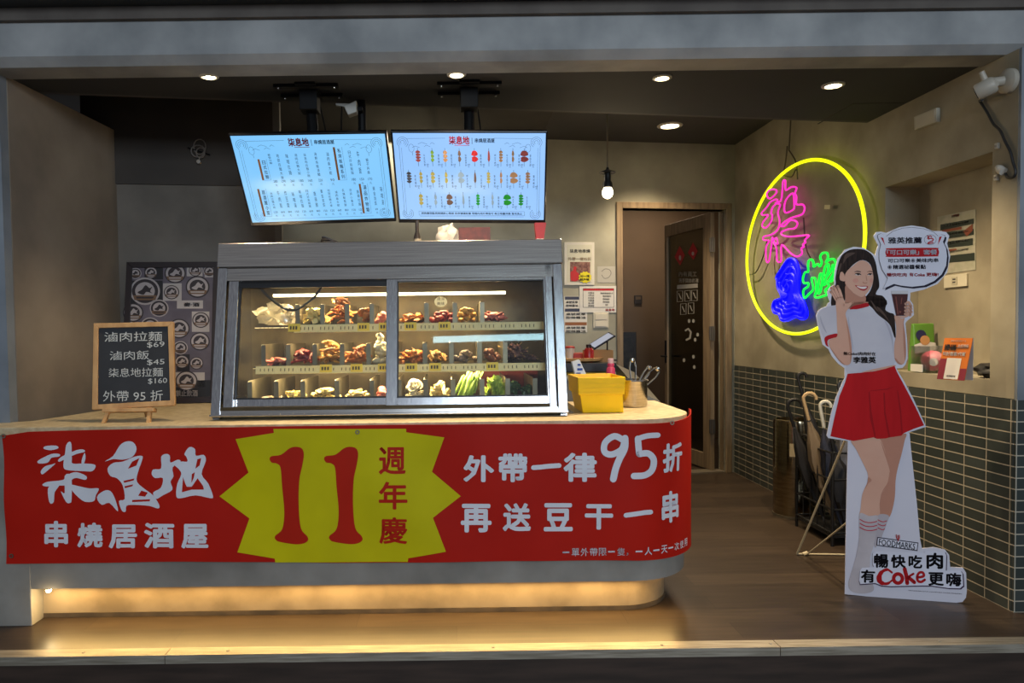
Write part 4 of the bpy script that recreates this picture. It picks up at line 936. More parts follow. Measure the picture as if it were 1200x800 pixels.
for (x, y, r, inv) in ((276, 122, 28, 0), (349, 118, 30, 1), (462, 122, 50, 1), (556, 108, 30, 1), (622, 112, 28, 0), (321, 205, 70, 0), (445, 210, 36, 1), (567, 185, 56, 1), (265, 305, 48, 1), (387, 285, 44, 0), (480, 380, 50, 1), (582, 340, 40, 1), (345, 370, 46, 0), (578, 440, 46, 1), (487, 470, 34, 0), (494, 535, 34, 1), (562, 542, 32, 1), (515, 625, 52, 1), (250, 380, 40, 1), (300, 470, 50, 0)):
    cx, cy = ZP(x, y); r = r/4
    pk['d' if inv else 'l'].disc(PF, cx, cy, r, r*0.92, 0.004); pk['l' if inv else 'd'].disc(PF, cx, cy, r*0.88, r*0.80, 0.005); pk['d' if inv else 'l'].disc(PF, cx, cy, r*0.66, r*0.6, 0.006)
    o = pk['l' if inv else 'd']
    o.poly(PF, [(cx-r*.5, cy+r*.1), (cx-r*.2, cy-r*.1), (cx+r*.05, cy-r*.4), (cx+r*.3, cy-r*.2), (cx+r*.5, cy-r*.3), (cx+r*.35, cy), (cx+r*.5, cy+r*.15), (cx+r*.1, cy+r*.05), (cx-r*.1, cy+r*.25)], 0.007, sm=3)
    pk['g'].poly(PF, [(cx-r*.8, cy+r*.28), (cx+r*.8, cy+r*.28), (cx+r*.7, cy+r*.6), (cx-r*.7, cy+r*.6)], 0.0065)
    o.poly(PF, [(cx-r*.6, cy+r*.38), (cx+r*.6, cy+r*.38), (cx+r*.55, cy+r*.5), (cx-r*.55, cy+r*.5)], 0.0075)
pk['d'].text(PF, '麥·酒', (215.5, 354.5, 234, 359.5), 0.006, 0.03)
pk['l'].text(PF, '禁止飲酒', (206, 457, 232, 464.5), 0.006, 0.03)
for k_, c_, nm_ in (('b', (30, 26, 28), 'dark_square'), ('w', (176, 168, 164), 'pale_square'), ('d', (46, 36, 38), 'dark_emblem'), ('l', (170, 160, 158), 'pale_emblem'), ('g', (112, 84, 60), 'emblem_band')): pk[k_].build(nm_, plain('poster_'+k_, c_, 0.4), po)
# ------------------------------------------------------------------ on the end of the counter
yel = plain('basket_yellow', (252, 206, 4), 0.35)
y0, y1 = 3.525, 3.76
x0b, x1b = onY(683, 486, y0).x, onY(731, 486, y0).x
x0t, x1t = onY(677, 443, y0-0.03).x, onY(733, 442, y0-0.03).x
bk = thing('yellow_basket', 'bright yellow plastic basket with a deep collar on the counter end', 'basket', ((x0b+x1b)/2, y0+0.1, CT))
zr = onY(705, 442, y0-0.03).z; zc = zr-0.085
def shell(mb, ob, ot, z0, z1, t, bottom):
    def rect(x0, x1, y0, y1, z): return [(x0, y0, z), (x1, y0, z), (x1, y1, z), (x0, y1, z)]
    o0, o1 = rect(*ob, z0), rect(*ot, z1); i1 = rect(ot[0]+t, ot[1]-t, ot[2]+t, ot[3]-t, z1); i0 = rect(ob[0]+t, ob[1]-t, ob[2]+t, ob[3]-t, z0+(t if bottom else 0))
    vs = o0+o1+i1+i0; fs = []
    for i in range(4):
        j = (i+1) % 4; fs += [(i, j, 4+j, 4+i), (4+i, 4+j, 8+j, 8+i), (8+i, 8+j, 12+j, 12+i)]
        if not bottom: fs.append((12+i, 12+j, j, i))
    if bottom: fs += [(0, 3, 2, 1), (12, 13, 14, 15)]
    mb.add(vs, fs); return mb
shell(MB(), (x0b, x1b, y0, y1), (x0t+0.012, x1t-0.012, y0-0.02, y1+0.02), CT+0.001, zc+0.01, 0.005, True).build('tub', yel, bk, bevel=0.004)
shell(MB(), (x0t+0.004, x1t-0.004, y0-0.028, y1+0.028), (x0t, x1t, y0-0.032, y1+0.032), zc, zr, 0.006, False).build('collar', yel, bk, bevel=0.003)
gr = MB()
for i in range(4): gr.fbox(Fr((0, y0-0.03, zc), (1, 0, 0), (0, 0, 1)), x0t+0.006, x1t-0.006, 0.012+i*0.02, 0.0135+i*0.02, 0.0, 0.0025)
gr.build('collar_ribs', yel, bk)
pc = onZ(750.5, 480, CT); pr_ = 0.076
potx, poty = pc.x, 3.80
pot = thing('steel_pot', 'round stainless steel pot holding tongs beside the yellow basket', 'pot', (potx, poty, CT))
zt = onY(750, 446, 3.73).z
MB().lathe([(pr_*0.93, 0.001), (pr_, 0.012), (pr_, zt-CT-0.006), (pr_+0.004, zt-CT), (pr_-0.003, zt-CT), (pr_-0.004, 0.02), (0, 0.015)], (potx, poty, CT), 40).build('body', mat('pot_steel', (196, 190, 178), 0.22, 1.0, c2=(170, 164, 152), scale=12, stretch=(1, 1, 8)), pot, sm=True)
MB().ring([(pr_-0.004, zt-CT-0.004), (pr_+0.006, zt-CT-0.004), (pr_+0.006, zt-CT+0.003), (pr_-0.004, zt-CT+0.003)], (potx, poty, CT), 40).build('rim', steel, pot)
def tongs(x, y, tipx, tipy, tipz, label, spread=0.02):
    b0 = Vector((x, y, CT+0.03)); b1 = Vector((tipx, tipy, tipz)); d = (b1-b0).normalized(); s = d.cross(Vector((0, 1, 0))).normalized()
    t = thing('tongs', label, 'tongs', tuple(b0), 'tongs in the steel pot')
    for k in (-1, 1):
        pts = [b0+s*spread*0.3*k, b0.lerp(b1, 0.5)+s*spread*0.7*k, b0.lerp(b1, 0.85)+s*spread*k, b1+s*spread*0.7*k]
        m_ = MB()
        for p, q_ in zip(pts, pts[1:]):
            w_ = Vector((0, 0.012, 0)); e_ = s*0.0012
            m_.hexa([p-w_-e_, p+w_-e_, p+w_+e_, p-w_+e_, q_-w_-e_, q_+w_-e_, q_+w_+e_, q_-w_+e_])
        m_.build('arm', steel, t)
    MB().lathe([(0.011, 0), (0.014, 0.008), (0.012, 0.02), (0.0, 0.022)], b1-d*0.006, 14, d).build('hinge_end', steel, t)
a1_, a2_ = onY(741, 423, 3.80), onY(770, 433, 3.80)
tongs(potx+0.005, poty-0.01, a1_.x, 3.80, a1_.z, 'steel tongs standing upright in the pot at the basket side', 0.016)
tongs(potx-0.02, poty+0.01, a2_.x, 3.80, a2_.z, 'steel tongs leaning out of the pot towards the doorway', 0.022)
tongs(potx-0.01, poty+0.02, a2_.x-0.035, 3.83, a2_.z+0.005, 'second leaning steel tongs behind the others in the pot', 0.014)
# things in the gap behind the counter
p = onY(676, 472, 3.75)
tag(MB().blob((0.593, 3.78, 0.70), (0.032, 0.08, 0.08), 3, 0.35, 2.2, 4).build('white_cloth', plain('cloth_white', (206, 200, 190), 0.8), loc=(0.593, 3.78, 0.62), sm=True), 'crumpled white cloth in the gap between display case and basket', 'cloth')
# rear prep bench
z_b = 0.80; bq = onY(700, 430, 5.2)
zb_ = bq.z
xb0, xb1 = onY(640, 430, 5.2).x, onY(722, 430, 5.2).x
pb = thing('prep_bench', 'steel prep bench with black top behind the counter end', 'bench', ((xb0+xb1)/2, 5.4, 0))
MB().box(xb0-0.5, xb1, 5.2, 5.8, zb_-0.035, zb_+0.03).build('black_top', plain('bench_black', (28, 28, 30), 0.35), pb, bevel=0.004)
MB().box(xb0-0.5, xb1-0.02, 5.22, 5.78, zb_-0.07, zb_-0.035).build('yellow_edge', plain('edge_yellow', (206, 170, 40), 0.5), pb)
MB().box(xb0-0.48, xb1-0.04, 5.24, 5.76, 0.0, zb_-0.07).build('cabinet', plain('bench_steel', (150, 150, 146), 0.35, metal=0.6), pb)
sp_ = MB(); a0 = onY(718, 430, 5.0); sp_.hexa([(xb1-0.0, 4.55, 0.0), (xb1+0.13, 4.55, 0.0), (xb1+0.13, 5.2, 0.0), (xb1, 5.2, 0.0), (xb1, 4.55, zb_-0.12), (xb1+0.13, 4.55, zb_-0.19), (xb1+0.13, 5.2, zb_-0.04), (xb1, 5.2, zb_+0.02)])
tag(sp_.build('low_cabinet', plain('cabinet_grey', (120, 118, 110), 0.4, metal=0.4), loc=(xb1+0.15, 4.9, 0)), 'grey sloped low cabinet beside the prep bench behind the pot', 'cabinet')
# on the bench
ztop = zb_+0.031
p = onY(677, 428, 5.35)
tray = thing('wooden_tray', 'round wooden tray of small items on the black bench', 'tray', (p.x, 5.42, ztop))
MB().lathe([(0.17, 0), (0.20, 0.012), (0.205, 0.03), (0.19, 0.032), (0.17, 0.014), (0, 0.012)], (p.x, 5.42, ztop), 32).build('dish', wood, tray, sm=True)
zt2 = ztop+0.015
for i, (px, w_, h_, col, nm, lab, cat) in enumerate(((668, 0.05, 0.09, (214, 208, 196), 'white_cup', 'small white cup on the wooden tray', 'cup'), (677, 0.04, 0.06, (170, 60, 52), 'red_packet', 'red packet in the middle of the wooden tray', 'packet'))):
    x = onY(px, 415, 5.40).x
    if nm == 'white_cup':
        t = thing(nm, lab, cat, (x, 5.40, zt2)); MB().lathe([(0.028, 0), (0.035, 0.09), (0.031, 0.09), (0.025, 0.006), (0, 0.006)], (x, 5.40, zt2), 20).build('body', plain('cup_white', col, 0.4), t, sm=True); MB().lathe([(0.037, 0.088), (0.036, 0.098), (0.02, 0.104), (0, 0.105)], (x, 5.40, zt2), 20).build('lid', plain('cup_lid', (190, 60, 50), 0.4), t)
    else: tag(MB().hexa([(x-0.04, 5.36, zt2), (x+0.04, 5.37, zt2), (x+0.04, 5.41, zt2), (x-0.04, 5.40, zt2), (x-0.036, 5.37, zt2+0.05), (x+0.036, 5.38, zt2+0.05), (x+0.036, 5.41, zt2+0.055), (x-0.036, 5.40, zt2+0.055)]).build(nm, plain('packet_red', col, 0.5), loc=(x, 5.39, zt2), bevel=0.006), lab, cat)
x = onY(690, 418, 5.30).x
jr = thing('red_bottle', 'short red bottle with dark cap on the bench behind the basket', 'bottle', (x, 5.30, ztop))
MB().lathe([(0.034, 0), (0.036, 0.01), (0.036, 0.085), (0.022, 0.105), (0, 0.106)], (x, 5.30, ztop), 20).build('body', plain('bottle_red', (168, 34, 30), 0.35), jr, sm=True)
MB().lathe([(0.02, 0.104), (0.02, 0.13), (0, 0.131)], (x, 5.30, ztop), 16).build('cap', plain('cap_dark', (50, 26, 24), 0.4), jr)
x = onY(705, 420, 5.42).x
bxm = thing('brown_box', 'low brown cardboard box under the tablet on the bench', 'box', (x, 5.42, ztop))
shell(MB(), (x-0.12, x+0.07, 5.34, 5.54), (x-0.12, x+0.07, 5.34, 5.54), ztop, ztop+0.085, 0.004, True).build('carton', plain('carton_brown', (172, 128, 80), 0.7), bxm)
MB().box(x-0.112, x+0.062, 5.348, 5.532, ztop+0.01, ztop+0.06).build('contents', plain('carton_contents', (110, 84, 58), 0.8), bxm)
# tablet on a stand
ta, tb_ = onY(693, 406, 5.40), onY(718, 391, 5.40)
tn = thing('tablet', 'tablet with pale screen tilted on a thin stand over the bench', 'tablet', (ta.x, 5.45, ztop))
TF = Fr(((ta.x+tb_.x)/2, 5.42, (ta.z+tb_.z)/2), (tb_.x-ta.x, 0.03, tb_.z-ta.z), (-0.15, 0.6, 0.25))
hw = (tb_-ta).length/2+0.005
MB().fbox(TF, -hw, hw, -0.045, 0.045, -0.012, 0).build('case', plain('tablet_case', (26, 30, 50), 0.4), tn, bevel=0.003)
MB().fbox(TF, -hw+0.012, hw-0.012, -0.036, 0.036, -0.001, 0.001).build('display', glow('tablet_glow', (190, 196, 214), 0.6), tn)
MB().tube([TF.P(hw*0.5, 0, -0.012), (tb_.x-0.02, 5.50, ta.z-0.02), (tb_.x-0.01, 5.52, ztop+0.01)], 0.006, 8).lathe([(0.07, 0.0), (0.07, 0.01), (0, 0.012)], (tb_.x-0.01, 5.52, ztop), 20).build('stand', plain('stand_grey', (70, 70, 72), 0.4, metal=0.5), tn)
# bottles nearer: pink soap bottle and blue packet by the basket
x = onY(715, 436, 4.9).x; zlow = onY(715, 440, 4.9).z
sh = thing('rear_ledge', 'pale grey ledge behind the yellow basket', 'ledge', (0.95, 4.85, 0))
MB().box(0.62, 1.10, 4.78, 4.98, zlow-0.02, zlow).build('ledge_top', plain('ledge_grey', (150, 148, 140), 0.45), sh, bevel=0.003)
MB().box(0.64, 1.08, 4.80, 4.96, 0, zlow-0.02).build('ledge_body', plain('ledge_body', (110, 108, 102), 0.5), sh)
bt = thing('pink_bottle', 'small pink bottle with white cap on the ledge behind the basket', 'bottle', (x, 4.88, zlow))
MB().lathe([(0.026, 0), (0.030, 0.01), (0.028, 0.05), (0.020, 0.062), (0.024, 0.075), (0.02, 0.085), (0, 0.086)], (x, 4.88, zlow), 20).build('body', plain('soap_pink', (214, 70, 110), 0.35), bt, sm=True)
MB().lathe([(0.019, 0.085), (0.020, 0.112), (0.016, 0.118), (0, 0.119)], (x, 4.88, zlow), 16).build('cap', plain('soap_cap', (232, 190, 198), 0.4), bt)
x = onY(679, 434, 4.6).x; 
pk_ = thing('tissue_packet', 'blue and white printed packet poking up behind the basket', 'packet', (x, 4.86, zlow))
x = onY(679, 434, 4.85).x
m_ = MB(); m_.hexa([(x-0.03, 4.83, zlow), (x+0.05, 4.83, zlow), (x+0.05, 4.88, zlow), (x-0.03, 4.88, zlow), (x-0.055, 4.84, zlow+0.10), (x-0.0, 4.84, zlow+0.115), (x-0.0, 4.87, zlow+0.115), (x-0.055, 4.87, zlow+0.10)]); m_.build('pouch', plain('packet_white', (216, 222, 232), 0.4), pk_, bevel=0.006)
m_ = MB(); G = Fr((x, 4.828, zlow), (1, 0, 0), (-0.3, 0.05, 1)); 
for (a, b, w_, h_) in ((-0.01, 0.02, 0.03, 0.016), (0.0, 0.05, 0.035, 0.014), (-0.005, 0.08, 0.02, 0.012)): m_.fbox(G, a-w_/2, a+w_/2, b-h_/2, b+h_/2, -0.001, 0.002)
m_.build('blue_print', plain('print_blue', (52, 84, 170), 0.4), pk_)
# on top of the display case
tz = topz+0.001
def ontop(px, y): return onY(px, 282, y).x
x = ontop(556, 3.95)
rb = thing('sauce_carton', 'brown red carton with white base on top of the display case', 'carton', (x, 3.95, tz))
MB().box(x-0.085, x+0.085, 3.92, 4.02, tz+0.03, tz+0.115).build('upper_box', mat('carton_red', (96, 44, 38), 0.5, c2=(70, 34, 30), scale=30), rb); MB().box(x-0.086, x+0.086, 3.919, 4.021, tz, tz+0.03).build('white_base', plain('carton_white', (196, 188, 178), 0.5), rb)
x = ontop(524, 3.95)
tag(MB().blob((x, 3.94, tz+0.06), (0.06, 0.045, 0.07), 3, 0.5, 2.4, 9).build('crumpled_bag', m_pl if False else plain('bag_white', (190, 182, 170), 0.5), loc=(x, 3.94, tz), sm=True), 'crumpled pale bag on top of the display case beside the carton', 'bag')
x = ontop(632, 3.90)
rp = thing('red_packet', 'slanted red and white packet at the end of the display case top', 'packet', (x, 3.9, tz))
MB().hexa([(x-0.03, 3.88, tz), (x+0.005, 3.88, tz), (x+0.005, 3.92, tz), (x-0.03, 3.92, tz), (x-0.018, 3.88, tz+0.045), (x+0.022, 3.88, tz+0.045), (x+0.022, 3.92, tz+0.045), (x-0.018, 3.92, tz+0.045)]).build('white_part', plain('pk_white', (200, 190, 182), 0.5), rp)
MB().hexa([(x-0.018, 3.88, tz+0.045), (x+0.022, 3.88, tz+0.045), (x+0.022, 3.92, tz+0.045), (x-0.018, 3.92, tz+0.045), (x-0.026, 3.88, tz+0.13), (x+0.036, 3.88, tz+0.13), (x+0.036, 3.92, tz+0.13), (x-0.026, 3.92, tz+0.13)]).build('red_part', plain('pk_red', (150, 30, 30), 0.5), rp)
x = ontop(489, 3.95)
bo = thing('slim_bottle', 'slim dark bottle standing on top of the display case', 'bottle', (x, 3.95, tz))
MB().lathe([(0.018, 0), (0.020, 0.01), (0.020, 0.07), (0.010, 0.10), (0.010, 0.16), (0, 0.161)], (x, 3.95, tz), 16).build('body', plain('bottle_dark', (50, 42, 36), 0.3), bo, sm=True); MB().lathe([(0.021, 0.02), (0.021, 0.06)], (x, 3.95, tz), 16).build('paper_band', plain('band_pale', (150, 140, 120), 0.5), bo)
x = ontop(392, 3.90)
cl = thing('cable_bundle', 'dark bundle of coiled cable lying on top of the display case', 'cable', (x, 3.9, tz))
c_ = MB()
for k in range(4): c_.tube([(x+(0.05-0.006*k)*math.cos(i*0.449)-0.03, 3.9+0.03*math.sin(i*0.449), tz+0.008+0.012*k+0.03*(1+math.cos(i*0.449+k))*0.4) for i in range(14)], 0.007, 6, closed=True)
c_.build('coil', plain('cable_dark', (40, 32, 28), 0.5), cl)
MB().tube([(x+0.0, 3.9, tz+0.008), (x+0.10, 3.9, tz+0.008), (x+0.16, 3.88, tz+0.008)], 0.007, 6).build('tail', plain('cable_dark', (40, 32, 28), 0.5), cl)

# ------------------------------------------------------------------ papers on the back wall
white_p = plain('paper_white', (220, 218, 212), 0.6); ink = plain('paper_ink', (52, 50, 52), 0.7); pred = plain('paper_red', (186, 36, 44), 0.6); 
fpo = thing('framed_notice', 'white framed food notice with yellow burst on the pale back wall', 'poster', tuple(BW.P(*BW.uv(679, 309))))
MB().pbox(BW, 661, 284, 696, 334, 0.0, 0.012).build('frame', plain('frame_white', (214, 210, 200), 0.5), fpo, bevel=0.002)
MB().pbox(BW, 664, 287, 693, 331, 0.012, 0.0135).build('paper', plain('notice_cream', (206, 204, 186), 0.6), fpo)
MB().pbox(BW, 667.5, 307, 691, 330, 0.0135, 0.0145).build('photo', mat('notice_photo', (150, 110, 96), 0.5, c2=(90, 52, 50), scale=40), fpo)
def bwpoly(pts, n): return MB().poly(BW, pts, n)
bwpoly([(685+(8.0 if i % 2 else 6.6)*math.cos(i*0.2618), 325+(7.2 if i % 2 else 6)*math.sin(i*0.2618)) for i in range(24)], 0.016).build('yellow_burst', plain('burst_yellow', (226, 212, 30), 0.5), fpo)
bwpoly([(668, 326), (668, 319), (671, 317), (672, 312), (675, 313), (674.5, 318), (678, 321), (677, 328), (673, 330), (669, 329)], 0.0155).build('red_thumb', pred, fpo)
q_ = MB().text(BW, '柒息地串燒', (667, 292, 691, 296.5), 0.0145, 0.02); q_.text(BW, '加一塊', (679, 322, 690, 325), 0.017, 0.03); q_.text(BW, '就升級', (679, 326, 690, 329), 0.017, 0.03); q_.build('lettering', ink, fpo)
MB().text(BW, '外帶一律95折', (665, 301.5, 692, 305.5), 0.0145, 0.01).build('offer_lettering', plain('offer_brown', (150, 112, 70), 0.6), fpo)
sk = thing('pencil_sketch', 'small plain sketch paper taped beside the framed notice', 'paper', tuple(BW.P(*BW.uv(711, 320))))
MB().pbox(BW, 700, 312, 721, 331, 0.0, 0.002).build('paper', plain('sketch_paper', (176, 174, 166), 0.7), sk)
MB().stroke(BW, [(705, 318), (709, 315), (714, 316), (716, 320), (713, 325), (708, 326), (705, 322)], 0.7, 0.003, sm=3).build('pencil_line', plain('pencil', (120, 118, 114), 0.8), sk)
sch = thing('price_sheet', 'white printed sheet with red heading pinned over smaller notices', 'paper', tuple(BW.P(*BW.uv(700, 350))))
MB().pbox(BW, 679, 335, 722, 366, 0.004, 0.006).build('paper', white_p, sch)
MB().pbox(BW, 683, 338, 719, 340.5, 0.006, 0.007).build('heading_bar', pred, sch)
q_ = MB()
for i in range(6): q_.text(BW, ('叫號等候', '外帶自取', '內用區', '先點餐', '後付款', '謝謝您')[i], (689, 342+i*3, 696, 344.3+i*3), 0.0075, 0.01)
for i, (a, b) in enumerate(((703, 718), (706, 716), (706, 714), (706, 714), (709, 712))): q_.text(BW, '現點現烤請稍候片刻'[:9-i], (a, 342.5+i*3.4, b, 344.7+i*3.4), 0.0075, 0.01)
for q4 in (((683, 338), (719, 338)), ((683, 360), (719, 360)), ((683, 338), (683, 360)), ((719, 338), (719, 360))): q_.stroke(BW, list(q4), 0.4, 0.0072, cap=False)
q_.build('lettering', ink, sch)
MB().text(BW, '柒息地', (709, 361.5, 720, 364.5), 0.0075, 0.03).build('red_lettering', pred, sch)
for (y0_, y1_, bar, x1_, lab) in ((347, 361, (60, 66, 90), 679, 'white notice with dark blue heading peeping out behind the price sheet'), (361, 377, (60, 66, 90), 688, 'white notice with dark blue heading just below the price sheet corner'), (377, 389, (150, 96, 60), 688, 'lowest small white notice with brown heading beside the switch')):
    nt_ = thing('small_notice', lab, 'notice', tuple(BW.P(*BW.uv(674, (y0_+y1_)/2))), 'small notices beside the display case')
    MB().pbox(BW, 661, y0_, x1_, y1_, 0.0, 0.002).build('paper', white_p, nt_)
    MB().pbox(BW, 662, y0_+0.4, x1_-0.5, y0_+4, 0.002, 0.003).build('heading_bar', plain('bar%d' % bar[0], bar, 0.6), nt_)
    q_ = MB(); 
    for i in range(2): q_.text(BW, ('桌號菜單', '甜辣醬油')[i], (663, y0_+5.5+i*4, x1_-2, y0_+8.5+i*4), 0.003, 0.02)
    q_.build('lettering', ink, nt_)
sw = thing('switch_plate', 'white double rocker switch plate on the pale back wall', 'switch', tuple(BW.P(*BW.uv(704, 375))))
MB().pbox(BW, 695, 366, 713, 384, 0.0, 0.008).build('plate', plain('switch_white', (206, 200, 184), 0.4), sw, bevel=0.002)
for (a, b) in ((367.5, 374.5), (376, 382.5)): MB().pbox(BW, 697, a, 711, b, 0.008, 0.012).build('rocker', plain('rocker_white', (218, 212, 196), 0.35), sw, bevel=0.002)

# ------------------------------------------------------------------ glazed door standing open in the corridor
hin = BW.P(BW.uv(838, 400)[0], 0, -0.08); fre = onY(779, 400, 7.45)
DF = Fr((fre.x, fre.y, 0.012), (hin.x-fre.x, hin.y-fre.y, 0), (0, 0, 1)); dw = math.hypot(hin.x-fre.x, hin.y-fre.y); dh = dT-0.02
dr = thing('glass_door', 'wood framed glass door standing open into the corridor', 'door', tuple(DF.o))
dm = MB(); dm.fbox(DF, 0, 0.05, 0, dh, -0.04, 0); dm.fbox(DF, dw-0.13, dw, 0, dh, -0.04, 0); dm.fbox(DF, 0.05, dw-0.13, dh-0.12, dh, -0.04, 0); dm.fbox(DF, 0.05, dw-0.13, 0, 0.14, -0.04, 0)
dm.build('frame', trim_m, dr, bevel=0.003)
MB().fbox(DF, 0.05, dw-0.13, 0.14, dh-0.12, -0.024, -0.018).build('pane', glass('door_glass', (0.62, 0.64, 0.58), 0.05), dr)
for n_ in (0.0, -0.04):
    s_ = 1 if n_ == 0 else -1
    h_ = MB().fbox(DF, 0.012, 0.042, 0.95, 1.18, min(n_, n_+0.008*s_), max(n_, n_+0.008*s_)); h_.tube([DF.P(0.027, 1.02, n_), DF.P(0.027, 1.02, n_+0.05*s_), DF.P(0.14, 1.02, n_+0.055*s_)], 0.010, 8); h_.build('lever_handle', plain('handle_black', (22, 22, 22), 0.4), dr)
for yv in (0.35, 1.2, 2.0):
    MB().box(hin.x-0.02, hin.x+0.03, hin.y-0.03, hin.y-0.015, yv, yv+0.13).tube([(hin.x+0.005, hin.y-0.035, yv), (hin.x+0.005, hin.y-0.035, yv+0.13)], 0.010, 8).build('hinge', plain('hinge_metal', (116, 108, 98), 0.35, metal=0.8), dr)
def DFp(mb, pts, n=-0.014): return mb.poly(DF, pts, n)
m_ = MB(); DFp(m_, [(795, 288), (801, 299), (795.5, 311), (789, 301)]); m_.build('red_diamond', pred, dr)
m_ = MB(); DFp(m_, [(810.5, 284), (816, 294), (811, 304.5), (804.5, 296)]); m_.build('red_diamond', pred, dr)
wd = plain('door_print', (190, 186, 178), 0.6)
m_ = MB(); m_.disc(DF, 795.5, 302, 1.3, 3, -0.013); m_.disc(DF, 810.5, 297, 1.5, 2.2, -0.013)
m_.text(DF, '內有員工', (794, 318, 815, 324), -0.014, 0.01); m_.text(DF, '洗手間由此進', (794, 326, 817, 331), -0.014)
DFp(m_, [(792, 334), (816, 332), (816, 337), (792, 338.5)])
for (a, b) in ((792, 341), (801, 340.5), (809, 340), (796, 356), (805, 355)): m_.stroke(DF, [(a, b), (a+6.5, b-0.4), (a+6.5, b+12), (a, b+12.5)], 0.8, -0.014, closed=True); m_.stroke(DF, [(a+2, b+3), (a+4.5, b+9)], 1.2, -0.014)
m_.stroke(DF, [(802, 387), (805, 385), (808, 389), (807, 396), (803, 398)], 2.2, -0.014); 
for (a, b) in ((806, 376), (811, 376), (816, 392), (813, 398), (811, 418), (800, 422), (812, 430)): m_.disc(DF, a, b, 1.5, 2.2, -0.014)
m_.build('white_print', wd, dr)
# corridor things
p = onY(747, 351, 8.59)
pl = thing('wall_plaque', 'small dark square plaque on the corridor wall', 'sign', tuple(p))
CW = Fr((0, 8.6, 0), (1, 0, 0), (0, 0, 1))
MB().pbox(CW, 743, 346, 752, 356, 0, 0.02).build('plate', plain('plaque_dark', (44, 34, 26), 0.4), pl, bevel=0.002); MB().pbox(CW, 744.5, 347.5, 750.5, 351, 0.02, 0.022).build('highlight_panel', plain('plaque_brown', (96, 76, 54), 0.4), pl)
p0_, p1_ = onY(727, 389, 8.0), onY(746, 470, 8.0)
kb = thing('corridor_cabinet', 'dark cabinet standing just inside the corridor', 'cabinet', ((p0_.x+p1_.x)/2, 8.1, 0))
MB().box(p0_.x-0.2, p1_.x, 8.0, 8.5, 0, p0_.z).build('body', plain('cabinet_dark', (42, 36, 32), 0.5), kb, bevel=0.004); MB().box(p0_.x-0.18, p1_.x-0.03, 7.985, 8.0, 0.1, p0_.z-0.05).build('door_panel', mat('cabinet_door_m', (60, 52, 46), 0.5, c2=(34, 30, 26), scale=14), kb, bevel=0.003)
# ------------------------------------------------------------------ neon sign on the side wall
NF = RW.off(0.05)
neo = thing('neon_sign', 'oval neon sign with yellow outline and pink, blue and green characters on the plaster wall', 'neon sign', (XW-0.05, 5.25, 1.3))
acr, N_, L_ = nt('acrylic_sheet'); N_.remove(N_['Principled BSDF'])
t_ = N_.new('ShaderNodeBsdfTransparent'); t_.inputs[0].default_value = (0.97, 0.98, 0.98, 1); g_ = N_.new('ShaderNodeBsdfGlossy'); g_.inputs['Roughness'].default_value = 0.2; x_ = N_.new('ShaderNodeMixShader'); x_.inputs[0].default_value = 0.03
L_.new(t_.outputs[0], x_.inputs[1]); L_.new(g_.outputs[0], x_.inputs[2]); L_.new(x_.outputs[0], N_['Material Output'].inputs[0])
oa, ob = NF.uv(877, 290), NF.uv(1016, 285); ot_, on_ = NF.uv(955, 183), NF.uv(940, 391)
ocx, ocy, orx, ory = (oa[0]+ob[0])/2, (ot_[1]+on_[1])/2, (ob[0]-oa[0])/2, (ot_[1]-on_[1])/2
oval = [(ocx+orx*math.cos(i*math.pi/48), ocy+ory*math.sin(i*math.pi/48)) for i in range(96)]
MB().polyuv(NF, [(ocx+(a-ocx)*1.01, ocy+(b-ocy)*1.01) for a, b in oval], 0.0, 0.005).build('clear_backing', acr, neo)
MB().tube([NF.P(a, b, 0.012) for a, b in oval], 0.0115, 8, closed=True).build('yellow_tube', glow('neon_yellow', (236, 250, 10), 1.5), neo, sm=True)
def G7(p): return [(870+x/5.713, 170+y/5.713) for x, y in p]
def H8(p): return [(890+x/6.664, 280+y/6.664) for x, y in p]
def ntube(mb, pts, r=0.008, n=0.014, closed=True, k=4):
    pts = smooth_loop(pts, k, closed); mb.tube([NF.P(*NF.uv(x, y), n) for x, y in pts], r, 6, closed=closed)
pk_ = MB()
for p in ([(175, 330), (195, 300), (235, 298), (238, 322), (195, 358)], [(140, 455), (175, 415), (200, 380), (240, 362), (245, 385), (215, 415), (205, 455), (212, 470), (205, 510), (170, 552), (145, 543), (150, 515), (185, 468), (150, 468)],
  [(285, 240), (300, 240), (303, 300), (340, 280), (375, 285), (365, 322), (375, 345), (375, 395), (415, 397), (430, 420), (420, 455), (395, 470), (345, 485), (300, 510), (270, 540), (295, 540), (330, 505), (365, 505), (382, 525), (365, 555), (320, 562), (277, 580), (278, 600), (330, 612), (455, 602), (440, 625), (430, 640), (436, 650), (418, 665), (425, 680), (408, 690), (412, 725), (378, 745), (335, 722), (282, 668), (272, 690), (272, 772), (245, 774), (240, 690), (220, 645), (240, 620), (248, 660), (225, 650), (212, 615), (205, 680), (190, 775), (172, 772), (170, 685), (190, 640), (155, 635), (155, 612), (210, 597), (250, 562), (262, 510), (250, 450), (265, 398), (232, 388), (270, 370), (280, 300)],
  [(300, 375), (350, 322), (360, 400), (352, 432), (298, 450)]): ntube(pk_, G7(p), 0.0068)
pk_.build('pink_tube', glow('neon_pink', (248, 44, 176), 1.3), neo, sm=True)
blue = [(262, 155), (290, 165), (310, 200), (325, 280), (320, 400), (335, 450), (360, 490), (385, 570), (375, 615), (340, 620), (300, 605), (240, 630), (190, 630), (170, 585), (130, 570), (120, 520), (140, 480), (185, 470), (185, 430), (160, 380), (155, 320), (150, 295), (200, 215), (235, 165)]
MB().poly(NF, H8(blue), 0.010, 0.004, sm=3).build('blue_plate', glow('neon_blue_plate', (6, 6, 255), 1.0), neo)
bl_ = MB(); ntube(bl_, H8(blue), 0.012)
